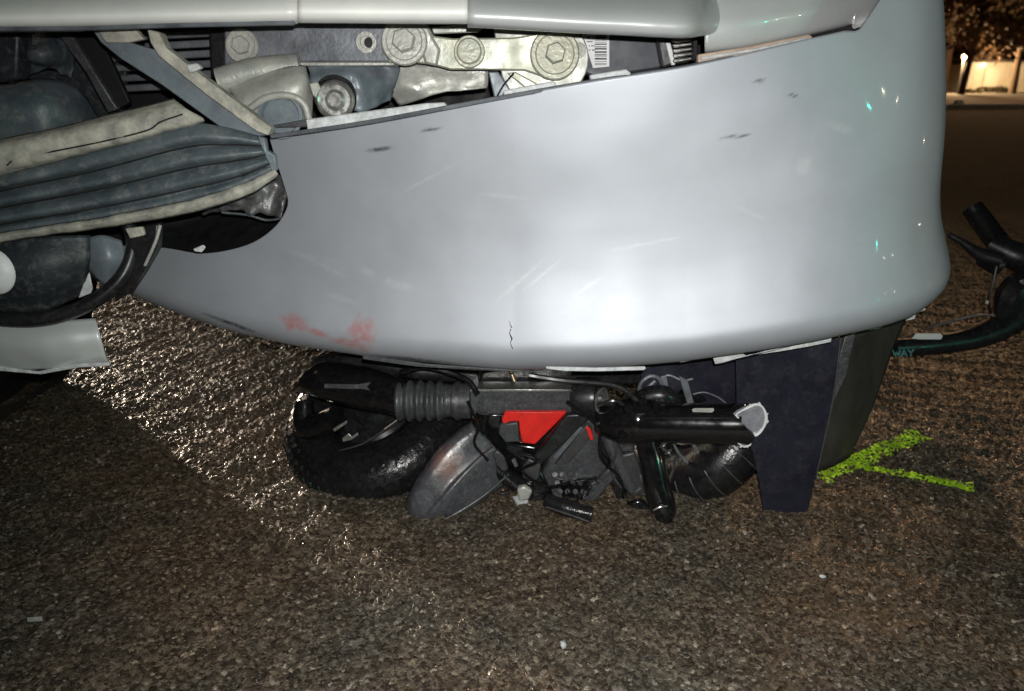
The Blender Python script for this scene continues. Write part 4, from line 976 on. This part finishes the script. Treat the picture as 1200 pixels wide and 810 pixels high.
# print on the stem: WAY
def stroke(bm, a, b, w, Y):
    d = Vector((b[0] - a[0], b[1] - a[1])); d.normalize(); n = Vector((-d.y, d.x)) * w / 2
    add_slab(bm, [P(a[0] + n.x, a[1] + n.y, Y), P(b[0] + n.x, b[1] + n.y, Y), P(b[0] - n.x, b[1] - n.y, Y), P(a[0] - n.x, a[1] - n.y, Y)], (0, .001, 0))
bm = bmesh.new(); Yt = 1.378
for a, b in (((1046, 410), (1049, 418)), ((1049, 418), (1051, 412)), ((1051, 412), (1053, 418)), ((1053, 418), (1055, 410)),
             ((1056, 418), (1059.5, 410)), ((1059.5, 410), (1063, 418)), ((1057.5, 415.2), (1061.5, 415.2)),
             ((1064, 410), (1067.5, 414)), ((1071, 409.5), (1067.5, 414)), ((1067.5, 414), (1067.5, 418))): stroke(bm, a, b, 1.5, Yt)
fin(bm, 'stem_lettering', M['tealink'], hb, smooth=False)

# ------------------------------------------------------------------ survey paint
tag(spray('paint_mark', (957, 561), (1080, 510), .040, .036, '', 5), 'broad lime green spray stroke on the asphalt beside the black flap', 'paint mark')
tag(spray('paint_mark', (1012, 549), (1143, 573), .022, .026, '', 9), 'thin lime green spray stroke branching to the right across the asphalt', 'paint mark')

# loose crumbs and grit on the asphalt
def stone_mesh(bm, c, r, rs):
    q = bmesh.ops.create_icosphere(bm, subdivisions=1, radius=r)
    sx, sy, sz = rs.uniform(.7, 1.3), rs.uniform(.7, 1.3), rs.uniform(.45, .8)
    for v in q['verts']:
        v.co = Vector((v.co.x * sx, v.co.y * sy, v.co.z * sz)) * rs.uniform(.82, 1.15) + c
rs = random.Random(11)
M['grit'] = mat('pale_grit', (.36, .32, .26), .45, scale=120, col2=(.12, .10, .08))
bm = bmesh.new()
for k in range(1500):
    x = rs.uniform(-1.2, 1.2); y = rs.uniform(.42, 2.0); r = rs.choice((.0012, .0016, .0022, .003))
    stone_mesh(bm, Vector((x, y, .003 + r * .3)), r, rs)
g = fin(bm, 'loose_grit', M['grit'], smooth=False); tag(g, 'loose pale grit scattered over the asphalt', 'grit'); g['kind'] = 'stuff'
def pebble(px, py, r, label, m):
    bm = bmesh.new(); c = G(px, py); stone_mesh(bm, Vector((c.x, c.y, .004 + r * .4)), r, rs); tag(fin(bm, 'pebble', m, smooth=False), label, 'pebble')
pebble(660, 761, .0048, 'small cream pebble on the asphalt near the bottom of the photo', M['torn'])
pebble(963, 680, .0036, 'tiny pale pebble on the asphalt below the black flap', M['torn'])
bm = bmesh.new(); c = G(42, 730); add_box(bm, c + Vector((0, 0, .005)), (.008, .001, 0), (-.001, .0016, .001), (0, 0, .0008)); tag(fin(bm, 'plastic_shard', M['zinc'], smooth=False), 'small grey plastic shard on the dark asphalt at lower left', 'shard')
bm = bmesh.new(); c = G(610, 590); add_box(bm, c + Vector((0, 0, .006)), (.008, .004, 0), (-.003, .006, .002), (0, 0, .002)); tag(fin(bm, 'plastic_shard', M['torn'], smooth=False), 'tiny white shard on the asphalt under the clamp block', 'shard')

# ------------------------------------------------------------------ BACKGROUND beyond the road
Yk = 20.0
M['kerb'] = mat('kerb_stone', (.42, .39, .35), .7, scale=3)
M['soil'] = mat('verge_soil', (.06, .045, .03), .9, scale=2)
box('kerb', (0, Yk + .1, .06), (160, .22, .13), M['kerb'], bevel=.02)['kind'] = 'structure'
box('verge', (0, Yk + 80.25, .05), (300, 160, .10), M['soil'])['kind'] = 'structure'
def Xat(px, Y): return P(px, 100, Y).x
# white marker on the road before the kerb
mk = P(1122, 127, 21.0)
bm = bmesh.new(); A = [bm.verts.new(mk + Vector((sx * .165, sy * .12, -mk.z + .004))) for sx, sy in ((-1, -1), (1, -1), (1, 1), (-1, 1))]; B = [bm.verts.new(mk + Vector((sx * .07, sy * .05, -mk.z + .21))) for sx, sy in ((-1, -1), (1, -1), (1, 1), (-1, 1))]
for k in range(4): bm.faces.new((A[k], A[(k + 1) % 4], B[(k + 1) % 4], B[k]))
bm.faces.new(B)
tag(fin(bm, 'road_marker', M['white'], bevel=.01), 'small white tapered marker standing on the road before the far kerb', 'road marker')
# pale building of ribbed panels
M['wallp'] = mat('cream_wall', (.62, .55, .42), .8, scale=1.5, var=.12)
M['roofd'] = mat('dark_roof', (.05, .035, .025), .8)
Yb = 52
bx0, bx1 = Xat(1126, Yb), Xat(1262, Yb); ztop = P(1150, 74, Yb).z
bld = thing('low_building', 'low cream building lit by a warm lamp behind the far kerb', 'building', ((bx0 + bx1) / 2, Yb, .1))
n_p = 11; wp = (bx1 - bx0) / n_p
for k in range(n_p):
    box('wall_panel', (bx0 + (k + .5) * wp, Yb + .1 + (.03 if k % 2 else 0), ztop / 2 + .1), (wp - .03, .2, ztop - .1), M['wallp'], bld)
box('wall_core', ((bx0 + bx1) / 2, Yb + 2.4, ztop / 2), (bx1 - bx0 - .1, 4.3, ztop - .1), M['wallp'], bld)
box('roof', ((bx0 + bx1) / 2, Yb + 2.2, ztop + .14), (bx1 - bx0 + .5, 5.2, .14), M['roofd'], bld)
box('door', (Xat(1160, Yb), Yb - .03, ztop * .42), (.9, .06, ztop * .78), mat('pale_door', (.72, .66, .52), .6), bld)
wl = box('added_wall_lamp', (Xat(1146, Yb), Yb - .06, ztop - .12), (.3, .14, .12), emit('added_wall_glow', (1.0, .72, .42), 12), bld)  # glowing box added under the eaves to go with the extra wall light
ll = lamp('added_wall_light', 'POINT', (0, 0, 0), 420, (1.0, .72, .42), .12); ll.parent = bld; ll.location = Vector((Xat(1146, Yb), Yb - 2.2, ztop - .1)) - Vector(bld.location)  # extra light added in front of the wall to brighten it
b2 = thing('low_building', 'narrow tan outbuilding glimpsed beside the car behind the kerb', 'building', (Xat(1098, 60), 60, .1))
box('wall', (Xat(1096, 60), 61, 1.35), (4.4, 2, 2.5), mat('tan_wall', (.40, .26, .15), .8, scale=2), b2); box('roof', (Xat(1096, 60), 61, 2.66), (4.8, 2.4, .12), M['roofd'], b2)
# trees: tapered trunk, limbs, crown of many leaf faces
M['bark'] = mat('bark', (.09, .06, .04), .9, scale=4, bump=.3, bscale=20)
M['leaf'] = mat('autumn_leaf', (.17, .10, .05), .7, scale=1.2, col2=(.09, .055, .028))
M['leafd'] = mat('dark_leaf', (.05, .04, .02), .7, scale=1.2)
def tree(px, Y, h, cr_r, label, seed, lean=0.0, th=.22, group='trees beyond the far kerb', leaves=13000, zc=None, m='leaf'):
    rs = random.Random(seed); x = Xat(px, Y)
    t = thing('tree', label, 'tree', (x, Y, .1), group)
    bm = bmesh.new(); tops = []
    base = Vector((x, Y, .05)); mid = base + Vector((lean * h * .4, 0, h * .45)); top = base + Vector((lean * h * .7, rs.uniform(-.4, .4), h * .9))
    add_tube(bm, spline([base, mid, top], 10), [th * (1 - i * .085) for i in range(11)], 9)
    for k in range(9):
        a = rs.uniform(0, 6.28); s = base.lerp(top, rs.uniform(.22, .8)); e = s + Vector((math.cos(a) * cr_r * .8, math.sin(a) * cr_r * .8, rs.uniform(.3, 1.0) * cr_r * .7)); tops.append(e)
        add_tube(bm, spline([s, s.lerp(e, .5) + Vector((0, 0, .3)), e], 6), [th * .35 * (1 - i * .13) for i in range(7)], 6)
    fin(bm, 'trunk', M['bark'], t)
    zc = zc if zc else h * .72; c0 = Vector((x + lean * h * .6, Y, zc))
    clumps = [c0 + Vector((rs.gauss(0, cr_r * .45), rs.gauss(0, cr_r * .4), rs.gauss(0, cr_r * .38))) for k in range(26)] + tops
    bm = bmesh.new()
    for k in range(leaves):
        c = rs.choice(clumps); p = c + Vector((rs.gauss(0, 1), rs.gauss(0, 1), rs.gauss(0, .8))) * cr_r * .16
        s = rs.uniform(.08, .2); u = Vector((rs.uniform(-1, 1), rs.uniform(-1, 1), rs.uniform(-1, 1))).normalized(); v = u.cross(Vector((rs.uniform(-1, 1), rs.uniform(-1, 1), rs.uniform(-1, 1)))).normalized()
        bm.faces.new([bm.verts.new(p + u * s), bm.verts.new(p + v * s * .6), bm.verts.new(p - u * s), bm.verts.new(p - v * s * .6)])
    cw = fin(bm, 'crown', M[m], t, smooth=False)
    return t
tree(1128, 44, 9.0, 3.0, 'brown leaning tree left of the bright building wall', 1, lean=.10, th=.18)
tree(1188, 47, 10.0, 3.4, 'brown tree in front of the right end of the cream building', 2, lean=-.03, th=.22)
tree(1104, 40, 10.5, 3.0, 'dark brown tree right beside the edge of the bumper', 3, th=.26, m='leafd')
tree(1160, 64, 13.0, 5.0, 'tall broad tree behind the cream building', 4, th=.34)
tree(1225, 58, 12.0, 4.4, 'tall tree at the right edge behind the road', 5, th=.3)
tree(1075, 66, 13.0, 5.0, 'tall dark tree farthest left behind the outbuilding', 6, th=.34, m='leafd')
tree(1300, 50, 11.0, 4.0, 'brown tree beyond the right end of the building', 7, th=.3)
def bush(px, Y, r, label, seed):
    rs = random.Random(seed); x = Xat(px, Y); bm = bmesh.new()
    for k in range(700):
        a = Vector((rs.gauss(0, 1), rs.gauss(0, 1), rs.gauss(0, 1))).normalized() * r * rs.uniform(.4, 1.0); p = Vector((x, Y, .1 + r * .55)) + Vector((a.x * 1.5, a.y, abs(a.z) * .7 - r * .3))
        s = rs.uniform(.04, .09); u = Vector((rs.uniform(-1, 1), rs.uniform(-1, 1), rs.uniform(-1, 1))).normalized(); v = u.cross(Vector((.3, rs.uniform(-1, 1), 1))).normalized()
        bm.faces.new([bm.verts.new(p + u * s), bm.verts.new(p + v * s), bm.verts.new(p - u * s), bm.verts.new(p - v * s)])
    tag(fin(bm, 'bush', M['leafd'], smooth=False), label, 'bush', 'bushes along the building wall')
bush(1155, 49, .42, 'low dark bush before the bright part of the wall', 1)
bush(1171, 49, .45, 'second low dark bush before the wall, right of the first', 2)
bush(1136, 48, .28, 'smallest low bush at the foot of the leaning tree', 3)
# lamp post
def lamp_post(name, x, y, h, label, energy, col, r=.10, group=None, src=.08):
    t = thing(name, label, 'street lamp', (x, y, 0), group)
    tube('pole', [(x, y, 0), (x, y, h * .5), (x, y, h - r)], [.06, .045, .035], M['darkmetal'], t, seg=10)
    e = emit('lamp_glow', col, 30.0)
    lathe('lamp_globe', (x, y, h), (0, 0, 1), [(-r, 0), (-r * .7, r * .7), (0, r), (r * .7, r * .7), (r, 0)], e, t, seg=16, ang=80)
    lathe('lamp_cap', (x, y, h + r * 1.1), (0, 0, 1), [(0, r * .9), (r * .3, r * .6), (r * .4, 0)], M['darkmetal'], t, seg=14)
    dv = Vector((-x, -y, 0)).normalized() * (r + src + .02)
    l = lamp('lamp_light', 'POINT', (x, y, h), energy, col, src); l.parent = t; l.location = (dv.x, dv.y, h)
    return t
lx = P(1130, 67, 48)
lamp_post('street_lamp', lx.x, 48, lx.z, 'lit street lamp on a short pole beside the leaning tree', 3000, (1.0, .66, .32), r=.13)
# a sodium lamp high over the trees, above the photo's frame
lamp_post('street_lamp', Xat(1210, 34), 34, 7.5, 'tall lit sodium street lamp over the trees, above the frame', 3200, (1.0, .56, .28), r=.22)

# lights across the junction to the right of the photographer: they only show as glints on the bumper's corner
lamp_post('street_lamp', 19.19, -13.1, 5.77, 'lit street lamp behind the photographer, the taller one outside the frame', 330, (1.0, .84, .58), r=.16)
lamp_post('street_lamp', 22.2, -12.4, 5.56, 'lit street lamp behind the photographer, farther right outside the frame', 330, (1.0, .84, .58), r=.16)
lamp_post('street_lamp', 45.2, -3.1, 3.6, 'lit street lamp level with the car front, far to the right outside the frame', 800, (1.0, .88, .66), r=.14)
tp = Vector((12.03, -9.77, 0)); td = Vector((.37 - 12.03, .85 + 9.77, 0)).normalized(); ts = Vector((-td.y, td.x, 0))
tl = thing('traffic_light', 'black traffic light showing green on a grey post at the junction', 'traffic light', tuple(tp))
tube('pole', [tp - td * .2, tp - td * .2 + Vector((0, 0, 4.3))], [.06, .055], M['darkmetal'], tl, seg=12)
bm = bmesh.new(); add_box(bm, tp + Vector((0, 0, 3.67)), td * .10, ts * .16, (0, 0, .48)); fin(bm, 'housing', M['black'], tl, bevel=.02)
for z_, mt in ((3.99, mat('red_lens', (.08, .01, .01), .2)), (3.67, mat('amber_lens', (.10, .06, .01), .2)), (3.35, emit('green_lens', (.03, 1.0, .72), 25))):
    lathe('lens', tp + td * .10 + Vector((0, 0, z_)), td, [(0, .115), (.02, .11), (.045, .06), (.055, 0)], mt, tl, seg=20)
    lathe('visor', tp + td * .10 + Vector((0, 0, z_)), td, [(0, .13), (.14, .125), (.14, .12), (0, .12)], M['black'], tl, seg=20)
gp = tp + td * .36 + Vector((0, 0, 3.35))
gl = lamp('green_signal', 'SPOT', gp, 420, (.03, 1.0, .72), .07, tuple((Vector((.4, .9, .5)) - gp).to_track_quat('-Z', 'Y').to_euler()), R(40), .8)
